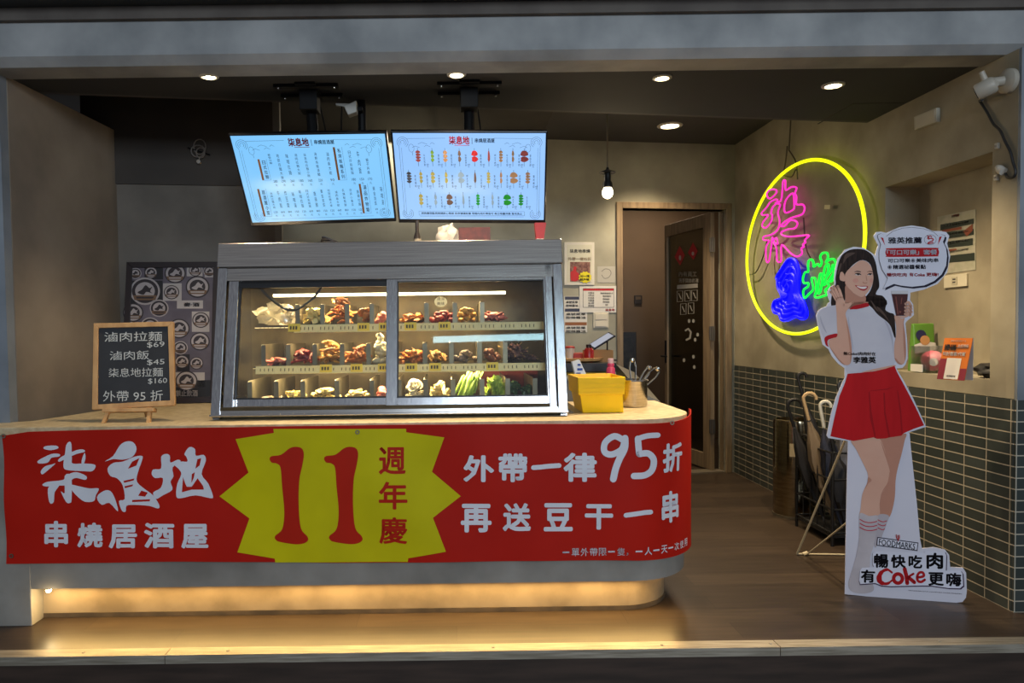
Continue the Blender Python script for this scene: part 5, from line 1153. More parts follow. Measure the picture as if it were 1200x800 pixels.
for s_ in (0.8, 0.6, 0.4): ntube(bl_, H8([(255+(x-255)*s_, 440+(y-440)*(s_*0.95+0.02)) for x, y in blue]), 0.010)
ntube(bl_, H8([(262, 200), (272, 215), (240, 275), (225, 262)]), 0.008); ntube(bl_, H8([(228, 320), (235, 345), (245, 390), (215, 412), (195, 370), (205, 340)]), 0.008)
bl_.build('blue_tube', glow('neon_blue', (4, 4, 255), 1.6), neo, sm=True)
gl_ = MB()
for p in ([(395, 215), (400, 170), (425, 160), (440, 190), (440, 215), (470, 195), (488, 212), (503, 180), (490, 140), (510, 110), (545, 110), (550, 150), (535, 182), (560, 162), (597, 158), (612, 200), (600, 300), (575, 330), (545, 335), (560, 370), (530, 400), (545, 430), (520, 442), (470, 457), (448, 445), (460, 400), (455, 320), (440, 302), (422, 312), (436, 390), (400, 430), (370, 460), (358, 430), (362, 395), (395, 370), (395, 342), (365, 345), (355, 310), (370, 262), (396, 255)],
  [(470, 415), (480, 330), (492, 270), (510, 290), (500, 370), (486, 420)], [(520, 262), (532, 212), (556, 200), (546, 278), (526, 285)], [(515, 360), (540, 300), (575, 250), (590, 200), (596, 260), (560, 320)]): ntube(gl_, H8(p), 0.0075)
gl_.build('green_tube', glow('neon_green', (10, 250, 60), 1.4), neo, sm=True)
MB().poly(NF, [(967, 240), (973, 240), (972.5, 245), (966.5, 245)], 0.004, 0.003).build('wall_clip', plain('clip_pale', (220, 212, 170), 0.5), neo)
ts = NF.P(*NF.uv(925, 178), 0.0)
for pts in ([(921, 171), (919, 190), (916, 205)], [(923, 176), (931, 190), (933, 210)], [(916, 205), (926, 207), (931, 198)], [(925, 140), (924, 160), (923, 176)], [(898, 280), (893, 300), (885, 318), (877, 322)], [(940, 255), (943, 290), (950, 305)]):
    MB().tube([NF.P(*NF.uv(*q), -0.01) for q in smooth_loop(pts, 5, False)], 0.005, 6).build('hanging_wire', plain('neon_wire', (74, 66, 52), 0.6), neo)

# ------------------------------------------------------------------ cardboard figure
sl, sr = onZ(992, 697, 0), onZ(1121, 706, 0)
SF = Fr((sl.x, sl.y, 0), (sr.x-sl.x, sr.y-sl.y, 0), (0, 0, 1))
sd = thing('cardboard_standee', 'life size cardboard cutout of a waving woman in white top and red skirt', 'cardboard cutout', (sl.x+0.2, sl.y-0.02, 0))
def Aa(*p): return [(960+x/10, 280+y/10) for x, y in p]
def Bb(*p): return [(950+x/8, 340+y/8) for x, y in p]
def Cc(*p): return [(950+x/8, 420+y/8) for x, y in p]
def Dd(*p): return [(980+x/8, 500+y/8) for x, y in p]
def Ee(*p): return [(980+x/6.667, 590+y/6.667) for x, y in p]
def Ff(*p): return [(1020+x/8.89, 255+y/8.89) for x, y in p]
outline = ([(1000, 289)] + Aa((300, 125), (215, 230), (180, 380), (172, 480), (178, 530), (130, 558), (92, 620), (105, 690), (125, 735)) + Bb((160, 122), (150, 150), (100, 168), (68, 195), (50, 240), (65, 320), (95, 440), (112, 510), (165, 550), (200, 620), (260, 690), (318, 730), (318, 790)) +
  Cc((320, 180), (290, 240), (235, 370), (190, 520), (150, 720), (165, 745), (348, 772)) + [(993.5, 520), (992.5, 560), (991.3, 620), (990, 696), (1016, 698.6), (1121, 706), (1128, 705), (1132, 700), (1133, 692)] +
  Ee((1015, 540), (990, 500), (890, 495), (882, 400), (850, 360), (760, 340), (670, 350), (655, 280)) + [(1074.5, 590)] + Dd((700, 200), (688, 60)) + Dd((672, 55), (800, 12)) + Cc((1082, 640), (1060, 588), (960, 370), (880, 220), (832, 140), (805, 92), (860, 88)) +
  Bb((888, 700), (910, 640), (905, 480), (888, 310), (902, 288), (968, 232), (960, 130), (932, 92), (935, 22)) + Ff((560, 748), (700, 690), (800, 570), (832, 400), (800, 270), (822, 190), (790, 150), (735, 140), (650, 140), (560, 100), (430, 80), (300, 100), (165, 158), (110, 145), (60, 150), (30, 190), (80, 285), (50, 380), (55, 400)) + Aa((640, 178), (600, 150), (520, 102)))
MB().poly(SF, outline, 0.0, 0.006).build('board', mat('standee_white', (214, 212, 222), 0.45, c2=(206, 204, 216), scale=2), sd)
hair_m = mat('print_hair', (52, 37, 31), 0.6, c2=(32, 23, 20), scale=14, spec=0.15, stretch=(10, 10, 1.2)); skin_m = mat('print_skin', (214, 168, 146), 0.5, c2=(208, 160, 138), scale=5, spec=0.2)
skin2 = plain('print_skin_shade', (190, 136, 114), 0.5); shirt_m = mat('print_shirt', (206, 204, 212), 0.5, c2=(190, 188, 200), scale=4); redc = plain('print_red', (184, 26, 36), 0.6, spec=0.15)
def lay(name, m, n, *polys, sm=4, parent=sd):
    b_ = MB()
    for p in polys: b_.poly(SF, p, n, sm=sm)
    return b_.build(name, m, parent)
lay('printed_hair', hair_m, 0.0006, Aa((330, 140), (400, 118), (500, 118), (570, 145), (630, 200), (665, 290), (680, 380), (698, 470), (703, 560), (675, 610), (668, 650), (740, 665), (785, 720), (790, 770), (700, 800), (560, 760), (540, 690), (600, 600), (630, 480), (600, 300), (480, 250), (330, 380), (310, 560), (300, 720), (240, 740), (185, 775), (140, 775), (150, 640), (192, 530), (190, 470), (200, 400), (225, 280), (265, 190)),
    Bb((500, 60), (600, 60), (690, 80), (715, 110), (700, 180), (740, 210), (782, 228), (792, 320), (797, 430), (785, 440), (765, 380), (735, 320), (680, 270), (630, 230), (580, 170), (540, 130)))
hl = MB()
for p in (Aa((300, 190), (360, 160), (420, 165), (330, 220), (280, 290)), Aa((240, 300), (265, 290), (240, 380), (215, 420)), Bb((620, 150), (680, 200), (740, 300), (700, 250), (640, 190)), Bb((560, 90), (600, 140), (640, 200), (600, 170))): hl.poly(SF, p, 0.0008, sm=4)
hl.build('hair_highlight', plain('print_hair_light', (84, 64, 54), 0.5), sd)
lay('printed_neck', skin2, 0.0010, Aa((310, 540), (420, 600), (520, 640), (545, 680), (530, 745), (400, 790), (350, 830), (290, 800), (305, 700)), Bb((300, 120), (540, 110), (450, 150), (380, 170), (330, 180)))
lay('printed_face', skin_m, 0.0014, Aa((300, 430), (330, 370), (400, 310), (450, 268), (500, 250), (560, 268), (605, 320), (628, 400), (634, 470), (618, 540), (585, 600), (540, 655), (500, 678), (460, 668), (400, 630), (345, 580), (308, 520)), Aa((238, 440), (248, 392), (270, 385), (295, 420), (300, 490), (262, 490), (242, 475)))
fe = MB()
for p in (Aa((408, 388), (440, 373), (485, 380), (482, 388), (440, 384)), Aa((556, 386), (590, 374), (622, 380), (620, 387), (590, 383)), Aa((412, 412), (440, 398), (475, 402), (492, 420), (470, 418), (440, 412)), Aa((560, 420), (580, 402), (605, 400), (628, 412), (605, 412), (582, 416))): fe.poly(SF, p, 0.0018, sm=4)
for cx, cy, rx in ((455, 414, 13), (597, 413, 12)): fe.disc(SF, 960+cx/10, 280+cy/10, rx/10, 1.1, 0.0020, 14)
fe.build('brows_and_eyes', plain('print_brow', (44, 28, 24), 0.5), sd)
ew = MB(); ew.poly(SF, Aa((418, 416), (440, 408), (470, 410), (486, 420), (455, 428), (430, 424)), 0.0017, sm=4); ew.poly(SF, Aa((566, 420), (590, 408), (622, 415), (600, 425), (580, 426)), 0.0017, sm=4)
ew.build('eye_whites', plain('print_eye_white', (226, 210, 204), 0.5), sd)
lay('printed_lips', plain('print_lips', (178, 56, 62), 0.5), 0.0018, Aa((418, 540), (470, 550), (520, 548), (562, 550), (572, 562), (552, 592), (520, 606), (480, 596), (440, 566)))
lay('printed_teeth', plain('print_teeth', (238, 228, 224), 0.5), 0.0021, Aa((438, 550), (490, 558), (555, 558), (540, 580), (505, 584), (465, 572)))
lay('face_shade', skin2, 0.0017, Aa((510, 500), (535, 512), (560, 505), (556, 520), (530, 524), (510, 516)), Aa((545, 420), (556, 450), (562, 490), (550, 480)), Aa((300, 500), (330, 560), (395, 625), (350, 595), (312, 545)))
lay('blush', plain('print_blush', (216, 156, 138), 0.5), 0.0016, Aa((400, 470), (440, 460), (460, 490), (430, 515), (395, 500)), Aa((590, 470), (622, 462), (622, 500), (595, 515)))
lay('printed_shirt', shirt_m, 0.0012, Bb((240, 140), (130, 165), (78, 208), (68, 280), (100, 400), (130, 455), (160, 500), (240, 440), (330, 640), (340, 775), (480, 767), (640, 742), (780, 702), (782, 560), (772, 420), (745, 330), (690, 275), (640, 238), (585, 185), (545, 150), (520, 130), (440, 160), (380, 172), (330, 170)), sm=3)
lay('red_collar', redc, 0.0016, Bb((365, 178), (400, 148), (470, 130), (525, 118), (548, 145), (510, 160), (440, 176), (395, 178)))
lay('red_sleeve_hem', redc, 0.0016, Bb((128, 455), (150, 428), (200, 412), (248, 406), (250, 436), (200, 450), (160, 470), (160, 510), (168, 528), (142, 512)))
lay('shirt_fold', plain('print_shirt_fold', (178, 176, 190), 0.5), 0.0015, Bb((690, 280), (735, 340), (765, 440), (772, 600), (760, 480), (730, 380)), Bb((350, 240), (365, 330), (390, 470), (398, 560), (380, 480), (356, 360)), Bb((90, 240), (110, 300), (150, 400), (120, 360), (92, 290)))
lay('raised_arm', skin_m, 0.0018, Bb((235, 130), (242, 220), (245, 330), (248, 430), (200, 450), (165, 478), (178, 530), (228, 612), (285, 680), (335, 702), (372, 684), (386, 600), (380, 500), (365, 400), (340, 280), (328, 210), (385, 130), (372, 118), (320, 140), (300, 100), (250, 70)))
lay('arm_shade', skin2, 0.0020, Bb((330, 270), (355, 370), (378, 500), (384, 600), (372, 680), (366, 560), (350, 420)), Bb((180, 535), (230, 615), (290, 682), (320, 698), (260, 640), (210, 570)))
hd_ = MB()
hd_.poly(SF, Aa((190, 690), (215, 640), (250, 640), (280, 690), (300, 760), (230, 790), (205, 750)), 0.0019, sm=4)
for p, w_ in (((Aa((265, 690), (240, 610), (215, 555))), 3.2), (Aa((235, 690), (200, 610), (172, 555)), 3.2), (Aa((210, 700), (170, 625), (140, 572)), 3.0), (Aa((200, 720), (165, 660), (132, 618)), 2.6), (Aa((280, 770), (340, 765), (388, 745)), 3.0)):
    hd_.stroke(SF, p, [w_, w_*0.95, w_*0.8], 0.0022, sm=4)
    hd_.disc(SF, p[2][0], p[2][1], w_*0.4, w_*0.4, 0.0022, 12)
hd_.build('waving_hand', skin_m, sd)
hs = MB()
for p in (Aa((250, 690), (222, 620), (196, 562)), Aa((222, 695), (187, 625), (158, 572)), Aa((204, 712), (170, 650), (140, 600))): hs.stroke(SF, p, 0.45, 0.0024, sm=3, cap=False)
hs.build('finger_shade', plain('print_finger_line', (164, 112, 94), 0.5), sd)
lay('holding_arm', skin_m, 0.0018, Bb((785, 235), (850, 262), (880, 262), (872, 310), (886, 420), (894, 560), (888, 650), (862, 694), (822, 690), (786, 640), (782, 520), (800, 420), (800, 330)))
lay('arm_shade', skin2, 0.0020, Bb((866, 270), (872, 320), (886, 440), (892, 580), (884, 660), (872, 560), (866, 420)), Bb((786, 640), (822, 690), (858, 694), (830, 676), (800, 640)))
lay('drink', plain('print_cola', (70, 20, 16), 0.4), 0.0024, Bb((758, 35), (910, 35), (892, 238), (800, 240)), sm=0)
lay('glass_rim', plain('print_glass', (206, 204, 206), 0.4), 0.0023, Bb((754, 4), (914, 4), (910, 36), (758, 36)), Bb((800, 232), (892, 232), (888, 246), (806, 246)), sm=0)
lay('drink_highlight', plain('print_cola_light', (128, 66, 54), 0.4), 0.0027, Bb((792, 60), (802, 60), (822, 225), (812, 225)), Bb((850, 70), (858, 66), (850, 130), (842, 130)), Bb((830, 190), (850, 200), (840, 215), (826, 210)), sm=0)
hd_ = MB(); hd_.poly(SF, Bb((795, 240), (850, 256), (905, 250), (940, 210), (935, 140), (915, 150), (900, 230), (850, 242)), 0.0026, sm=3)
for p in (Bb((938, 150), (915, 112), (890, 128)), Bb((940, 175), (915, 148), (888, 160)), Bb((942, 205), (915, 180), (888, 192)), Bb((932, 232), (908, 212), (886, 222))): hd_.stroke(SF, p, [3.4, 3.3, 2.6], 0.0030, sm=4)
hd_.build('holding_hand', skin_m, sd)
hs = MB()
for p in (Bb((938, 166), (915, 136), (890, 148)), Bb((940, 196), (914, 168), (888, 178)), Bb((936, 222), (910, 200), (888, 210))): hs.stroke(SF, p, 0.45, 0.0034, sm=3, cap=False)
hs.build('finger_shade', plain('print_finger_line', (164, 112, 94), 0.5), sd)
lay('waist_skin', skin_m, 0.0014, Bb((560, 745), (700, 715), (785, 700), (785, 716), (640, 750), (480, 768)))
lay('printed_skirt', mat('print_skirt', (192, 24, 30), 0.6, c2=(180, 20, 26), scale=3, spec=0.12, stretch=(6, 6, 1)), 0.0020, Cc((345, 142), (470, 132), (600, 118), (700, 95), (785, 68), (810, 130), (880, 258), (980, 450), (1062, 625), (960, 660), (870, 700), (850, 722), (740, 738), (700, 748), (620, 752), (590, 738), (400, 772), (330, 757), (185, 727), (220, 560), (270, 350), (322, 225)), sm=0)
lay('skirt_pleats', plain('print_pleat', (160, 18, 25), 0.6, spec=0.12), 0.0024, Cc((540, 310), (552, 310), (566, 480), (612, 745), (600, 745), (556, 560)), Cc((680, 320), (694, 318), (700, 500), (745, 735), (728, 740), (688, 520)), Cc((808, 300), (818, 300), (846, 480), (862, 700), (848, 712), (836, 520)), Cc((545, 306), (560, 300), (720, 280), (790, 258), (720, 290)), sm=0)
lay('standing_leg', skin2, 0.0014, Dd((400, 118), (520, 90), (652, 62), (640, 130), (610, 260), (575, 390), (556, 500), (552, 600), (545, 680), (518, 800), (480, 860), (395, 860), (405, 680), (450, 580), (470, 480), (440, 300)))
lay('front_leg', skin_m, 0.0018, Dd((138, 125), (250, 105), (360, 92), (415, 122), (448, 200), (472, 280), (498, 400), (506, 470), (490, 530), (450, 590), (420, 640), (405, 720), (395, 860), (225, 860), (228, 760), (242, 640), (268, 570), (296, 508), (294, 440), (270, 380), (235, 310), (185, 210)))
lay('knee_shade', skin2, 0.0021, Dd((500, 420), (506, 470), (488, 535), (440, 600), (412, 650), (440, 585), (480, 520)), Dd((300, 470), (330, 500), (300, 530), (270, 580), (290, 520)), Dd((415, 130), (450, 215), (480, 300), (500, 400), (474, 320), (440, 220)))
sock = mat('print_sock', (196, 188, 192), 0.6, c2=(178, 170, 174), scale=8)
lay('rear_sock', plain('print_sock_shade', (182, 174, 180), 0.6), 0.0020, Ee((325, 90), (408, 92), (395, 150), (365, 230), (335, 300), (300, 340), (300, 220)))
lay('front_sock', sock, 0.0024, Ee((185, 72), (255, 95), (322, 92), (320, 160), (310, 230), (290, 330), (268, 400), (262, 500), (268, 580), (292, 650), (280, 685), (220, 700), (150, 695), (105, 670), (94, 620), (110, 560), (135, 480), (160, 380), (178, 260), (178, 160)))
ss = MB()
for k in range(3):
    y = 120+k*31; ss.stroke(SF, Ee((182, y), (225, y+22), (275, y+26), (318, y+16)), 1.1, 0.0030, sm=4, cap=False); ss.stroke(SF, Ee((322, y+4), (360, y+20), (394-k*8, y+12)), 1.0, 0.0030, sm=4, cap=False)
ss.build('sock_stripes', plain('print_stripe', (186, 58, 72), 0.5), sd)
# speech bubble
contour = Ff((75, 182), (110, 166), (140, 180), (165, 196), (230, 145), (330, 112), (430, 103), (550, 118), (660, 155), (698, 192), (735, 178), (772, 186), (768, 215), (752, 252), (785, 320), (795, 400), (785, 500), (740, 590), (660, 660), (560, 705), (430, 720), (320, 708), (242, 690), (130, 740), (180, 632), (120, 540), (90, 440), (90, 350), (108, 278), (75, 205))
navy = plain('print_navy', (34, 28, 48), 0.5)
bubm = plain('print_bubble_white', (222, 222, 234), 0.45)
lay('bubble_shadow', navy, 0.0030, [(x+2.1, y+2.0) for x, y in contour], sm=0)
cxm = sum(p[0] for p in contour)/len(contour); cym = sum(p[1] for p in contour)/len(contour)
lay('bubble_outline', navy, 0.0033, [(cxm+(x-cxm)*1.012, cym+(y-cym)*1.014) for x, y in contour], sm=0)
lay('bubble_face', bubm, 0.0036, contour, sm=0)
def pxq(q): return q
def stxt(m_, t, x0, y0, x1, y1, bold, tilt=0.0, fr_=Ff, n=0.0044):
    m_.text(SF, t, fr_((x0, y0), (x1, y0+tilt), (x1, y1+tilt), (x0, y1)), n, bold)
b_ = MB(); stxt(b_, '雅英推薦', 180, 205, 532, 273, 0.03, -3); stxt(b_, '可口可樂', 178, 428, 412, 470, 0.03, -3); stxt(b_, '美味肉串', 472, 424, 704, 468, 0.03, -3); stxt(b_, '精選祕醬餐點', 230, 492, 575, 538, 0.03, -3)
for (x, y) in ((440, 447), (198, 516)): b_.stroke(SF, Ff((x-14, y), (x+14, y)), 1.2, 0.0044, cap=False); b_.stroke(SF, Ff((x, y-14), (x, y+14)), 1.2, 0.0044, cap=False); b_.stroke(SF, Ff(*[(x+19*math.cos(i*0.524), y+19*math.sin(i*0.524)) for i in range(12)]), 0.5, 0.0044, closed=True)
b_.stroke(SF, Ff(*[(620+62*math.cos(i*0.2618), 230+52*math.sin(i*0.2618)) for i in range(24)]), 0.35, 0.0044, closed=True)
b_.build('bubble_lettering', navy, sd)
b_ = MB(); b_.poly(SF, Ff((195, 318), (670, 314), (700, 328), (712, 360), (700, 394), (668, 404), (195, 410), (165, 398), (153, 364), (165, 330)), 0.0042, sm=3); b_.poly(SF, Ff((103, 205), (130, 212), (150, 290)), 0.0042); b_.poly(SF, Ff((715, 200), (742, 196), (700, 285)), 0.0042)
stxt(b_, '暢快吃肉', 168, 575, 375, 615, 0.03); stxt(b_, '有', 402, 572, 446, 614, 0.03); stxt(b_, 'Coke', 452, 578, 565, 612, 0.04); stxt(b_, '更嗨!', 578, 572, 706, 612, 0.03)
b_.stroke(SF, Ff((590, 190), (605, 200), (600, 225), (625, 215), (650, 225), (640, 245), (610, 255), (595, 270), (625, 268), (650, 262)), 1.3, 0.0044, sm=3); b_.stroke(SF, Ff((590, 215), (615, 190), (635, 200)), 1.1, 0.0044, sm=3)
b_.build('bubble_red_print', redc, sd)
b_ = MB(); stxt(b_, '「可口可樂」套餐', 168, 334, 690, 390, 0.03, -3, n=0.0050); b_.build('pill_lettering', bubm, sd)
# writing on the shirt and the lower board
b_ = MB(); stxt(b_, '無Coke!肉肉好在', 305, 575, 608, 608, 0.02, 4, Bb); stxt(b_, '李雅英', 396, 622, 610, 684, 0.035, 0, Bb); b_.build('shirt_lettering', plain('print_black', (26, 22, 28), 0.5), sd)
lay('tag_border', navy, 0.0034, Ee((318, 258), (640, 302), (632, 368), (312, 325)), sm=0); lay('tag_face', bubm, 0.0038, Ee((324, 266), (633, 308), (626, 360), (319, 319)), sm=0)
b_ = MB(); b_.text(SF, 'FOODMARKS', Ee((332, 272), (616, 310), (612, 358), (330, 320)), 0.0044, 0.01); b_.build('tag_lettering', navy, sd)
b_ = MB(); b_.stroke(SF, Ee((480, 245), (482, 265), (480, 292)), 0.8, 0.0046, sm=2); b_.stroke(SF, Ee((468, 240), (470, 268), (482, 276)), 0.8, 0.0046, sm=2); b_.stroke(SF, Ee((491, 243), (492, 268), (482, 276)), 0.8, 0.0046, sm=2); b_.build('red_fork', redc, sd)
slog = Ee((278, 382), (300, 368), (560, 372), (690, 378), (692, 362), (850, 372), (862, 400), (858, 520), (975, 522), (990, 545), (995, 640), (970, 662), (880, 660), (740, 640), (660, 640), (420, 645), (350, 640), (300, 620), (180, 628), (172, 600), (178, 520), (195, 498), (288, 492), (278, 470))
smx = sum(p[0] for p in slog)/len(slog); smy = sum(p[1] for p in slog)/len(slog)
lay('slogan_shadow', plain('print_purple', (70, 52, 76), 0.5), 0.0032, [(x+0.5, y+0.9) for x, y in slog], sm=0); lay('slogan_face', bubm, 0.0036, [(smx+(x-smx)*0.985, smy+(y-smy)*0.975) for x, y in slog], sm=0)
b_ = MB()
for t, bx in (('暢', (292, 388, 405, 498)), ('快', (424, 396, 540, 500)), ('吃', (562, 398, 670, 502)), ('肉', (702, 380, 832, 506)), ('有', (190, 512, 302, 614)), ('更', (716, 532, 838, 638)), ('嗨', (856, 536, 974, 642))): stxt(b_, t, *bx, 0.035, 2, Ee)
b_.build('slogan_lettering', plain('print_black', (26, 22, 28), 0.5), sd)
b_ = MB()   # the red drink name in rounded serif strokes
b_.stroke(SF, Ee((432, 535), (395, 512), (350, 535), (332, 580), (350, 615), (395, 622), (432, 598)), [2.4, 3.6, 5.0, 6.2, 5.0, 3.4, 2.2], 0.0044, sm=4)
b_.stroke(SF, Ee(*[(480+34*math.cos(i*0.524), 582+36*math.sin(i*0.524)) for i in range(12)]), 4.2, 0.0044, closed=True, sm=2)
b_.stroke(SF, Ee((532, 508), (545, 560), (552, 618)), 4.6, 0.0044, cap=True); b_.stroke(SF, Ee((552, 580), (575, 560), (600, 545)), 2.6, 0.0044); b_.stroke(SF, Ee((560, 572), (585, 592), (608, 612)), 4.2, 0.0044)
b_.stroke(SF, Ee((632, 572), (660, 570), (682, 560), (672, 535), (645, 538), (630, 565), (635, 600), (662, 608), (688, 592)), 3.0, 0.0044, sm=4)
b_.build('drink_name_lettering', plain('print_drink_red', (176, 26, 32), 0.5), sd)
b_ = MB(); b_.text(SF, '活動內容依現場公告為準 未成年請勿飲酒 本店保留活動變更權利', Ee((560, 672), (980, 700), (980, 707), (560, 679)), 0.002, 0.0); b_.build('small_print', navy, sd)
# wire prop behind
A1, B1 = onZ(934, 650, 0), onZ(934, 650, 0)+Vector((0.42, -0.04, 0)); T1, T2 = SF.P(0.03, 0.86, -0.012), SF.P(0.22, 0.86, -0.012)
A1.z = B1.z = 0.006; pw = plain('prop_wire', (206, 196, 168), 0.5)
st_ = MB(); st_.tube([T1, A1], 0.0055, 8); st_.tube([A1, B1], 0.0055, 8); st_.tube([B1, T2], 0.0055, 8)
st_.tube([A1+Vector((0.045, -0.02, 0)), SF.P(0.05, 0.40, -0.012)], 0.0045, 8); st_.tube([A1+Vector((0.03, -0.01, 0)), A1+Vector((0.055, -0.01, 0.01))], 0.011, 8)
st_.build('wire_prop', pw, sd)

# ------------------------------------------------------------------ umbrella rack and bin
wire = plain('rack_black', (20, 20, 22), 0.4)
rx0, rx1, ry0, ry1, rh = 2.255, 2.52, 4.30, 4.75, 0.56
rk = thing('umbrella_rack', 'black wire umbrella rack standing against the tiled wall behind the cardboard figure', 'umbrella rack', (2.39, 4.5, 0))
def rodset(nm, ls, r=0.006):
    m_ = MB()
    for a, b in ls: m_.tube([a, b], r, 8)
    return m_.build(nm, wire, rk)
cor_ = [(rx0, ry0), (rx1, ry0), (rx1, ry1), (rx0, ry1)]
for x, y in cor_: rodset('post', [((x, y, 0.0), (x, y, rh))], 0.010)
for z in (0.08, 0.22, 0.40, rh): rodset('rail', [((*cor_[i], z), (*cor_[(i+1) % 4], z)) for i in range(4)], 0.006)
rodset('bar_side', [((rx0, ry0+(ry1-ry0)*i/5, 0.08), (rx0, ry0+(ry1-ry0)*i/5, rh)) for i in range(1, 5)], 0.004); rodset('bar_front', [((rx0+(rx1-rx0)*i/3, ry0, 0.08), (rx0+(rx1-rx0)*i/3, ry0, rh)) for i in range(1, 3)], 0.004)
MB().box(rx0, rx1, ry0, ry1, 0.05, 0.062).build('drip_tray', plain('tray_black', (26, 26, 28), 0.4), rk)
m_ = MB(); arc_ = [(rx0, ry1-0.03-0.10*(1-math.cos(i*math.pi/8)), rh+0.06*math.sin(i*math.pi/8)) for i in range(9)]; m_.tube(arc_, 0.008, 8); m_.build('top_loop', wire, rk)
def umbrella(top_px, Y, X, label, hm, cm, hook=0.035, rad=0.04, foot=None, ht_adj=0.0, crook=True):
    p = onY(*top_px, Y); t0 = Vector((p.x, Y, p.z)); f = Vector(foot or (X, Y, 0.07)); d = (t0-f).normalized()
    t = thing('umbrella', label, 'umbrella', tuple(f), 'umbrellas in the wire rack')
    L_ = (t0-f).length; hb = t0-d*(hook*1.0)
    side = Vector((0.95, -0.3, 0)); side = (side-d*side.dot(d)).normalized()
    pts = [hb-d*0.13, hb]
    c = hb+side*hook
    for i in range(1, 8): a = math.pi - i*math.pi*1.12/7; pts.append(c+side*hook*math.cos(a)+d*hook*math.sin(a))
    MB().tube(pts, 0.011, 8).build('handle', hm, t, sm=True)
    MB().tube([f+d*0.02, hb-d*0.12], 0.005, 8).build('shaft', plain('shaft_steel', (150, 150, 150), 0.35, metal=0.8), t)
    m_ = MB(); n = 16; prof = [(0.0, 0.012), (0.15, 0.028), (0.35, 0.05), (0.62, 0.062), (0.80, 0.048), (0.93, 0.022), (1.0, 0.012)]; ux = d.orthogonal().normalized(); uy = d.cross(ux); vs = []; fs = []
    Lc = L_-hook-0.17
    for h, r in prof:
        r *= rad/0.06
        for j in range(n):
            k = 1+0.22*math.sin(j*math.pi*2/n*5+h*4); a = j*2*math.pi/n+h*0.8; vs.append(f+d*(0.03+Lc*h)+ux*(r*k*math.cos(a))+uy*(r*k*math.sin(a)))
    for i in range(len(prof)-1):
        for j in range(n): fs.append((i*n+j, i*n+(j+1) % n, (i+1)*n+(j+1) % n, (i+1)*n+j))
    m_.add(vs, fs).build('folded_canopy', cm, t, sm=True)
    MB().tube([f-d*0.0, f+d*0.04], 0.006, 8).build('tip', plain('tip_metal', (120, 120, 120), 0.4, metal=0.7), t)
    return t
blk = plain('umbrella_black', (22, 22, 24), 0.5); navyc = mat('umbrella_navy', (34, 40, 62), 0.7, c2=(24, 28, 44), scale=18); dkc = mat('umbrella_dark', (30, 30, 34), 0.7, c2=(20, 20, 24), scale=14); tan_ = plain('handle_tan', (186, 160, 122), 0.45); pale_ = plain('handle_pale', (196, 196, 186), 0.4); gry = mat('umbrella_grey', (98, 98, 104), 0.7, c2=(70, 70, 76), scale=14)
umbrella((934, 438), 4.70, 2.40, 'tall umbrella with thin black hook handle, the highest in the rack', blk, dkc, 0.026, 0.04, (2.44, 4.62, 0.075))
umbrella((921, 470), 4.62, 2.3, 'umbrella with thick black crook handle nearest the steel bin', blk, dkc, 0.042, 0.045, (2.36, 4.60, 0.075))
umbrella((940, 462), 4.52, 2.3, 'umbrella with tan wooden crook handle in the wire rack', tan_, plain('umbrella_beige', (120, 104, 84), 0.7), 0.036, 0.05, (2.38, 4.50, 0.075))
umbrella((960, 471), 4.46, 2.4, 'umbrella with pale grey crook handle and navy canopy', pale_, navyc, 0.030, 0.055, (2.38, 4.42, 0.075))
umbrella((982, 447), 4.55, 2.5, 'umbrella with black hook handle half hidden by the cardboard figure', blk, gry, 0.028, 0.05, (2.46, 4.42, 0.075))
umbrella((972, 500), 4.38, 2.4, 'short dark folded umbrella low at the front of the rack', blk, dkc, 0.022, 0.055, (2.40, 4.385, 0.075))
bc = thing('steel_bin', 'tall round stainless steel bin with a label beside the umbrella rack', 'bin', (2.375, 5.03, 0))
zb = onY(925, 493, 4.95).z
MB().lathe([(0.138, 0), (0.142, 0.01), (0.142, zb-0.02), (0.138, zb), (0.12, zb+0.004), (0.118, zb-0.03), (0, zb-0.04)], (2.375, 5.03, 0), 40).build('body', mat('bin_steel', (170, 158, 130), 0.16, 1.0, c2=(140, 128, 104), scale=10, stretch=(1, 1, 6)), bc, sm=True)
MB().ring([(0.140, 0.0), (0.146, 0.0), (0.146, 0.02), (0.140, 0.02)], (2.375, 5.03, 0), 40).build('base_ring', plain('bin_base', (120, 112, 96), 0.4, metal=0.6), bc); 
lb = MB()
for i in range(5):
    a = [-2.25+0.07*i, -2.25+0.07*(i+1)]
    q_ = [Vector((2.375+0.1435*math.cos(t_), 5.03+0.1435*math.sin(t_), z_)) for t_, z_ in ((a[0], zb-0.24), (a[1], zb-0.24), (a[1], zb-0.15), (a[0], zb-0.15))]; lb.add(q_, [(0, 1, 2, 3)])
lb.build('paper_label', plain('bin_label', (170, 158, 132), 0.6), bc)

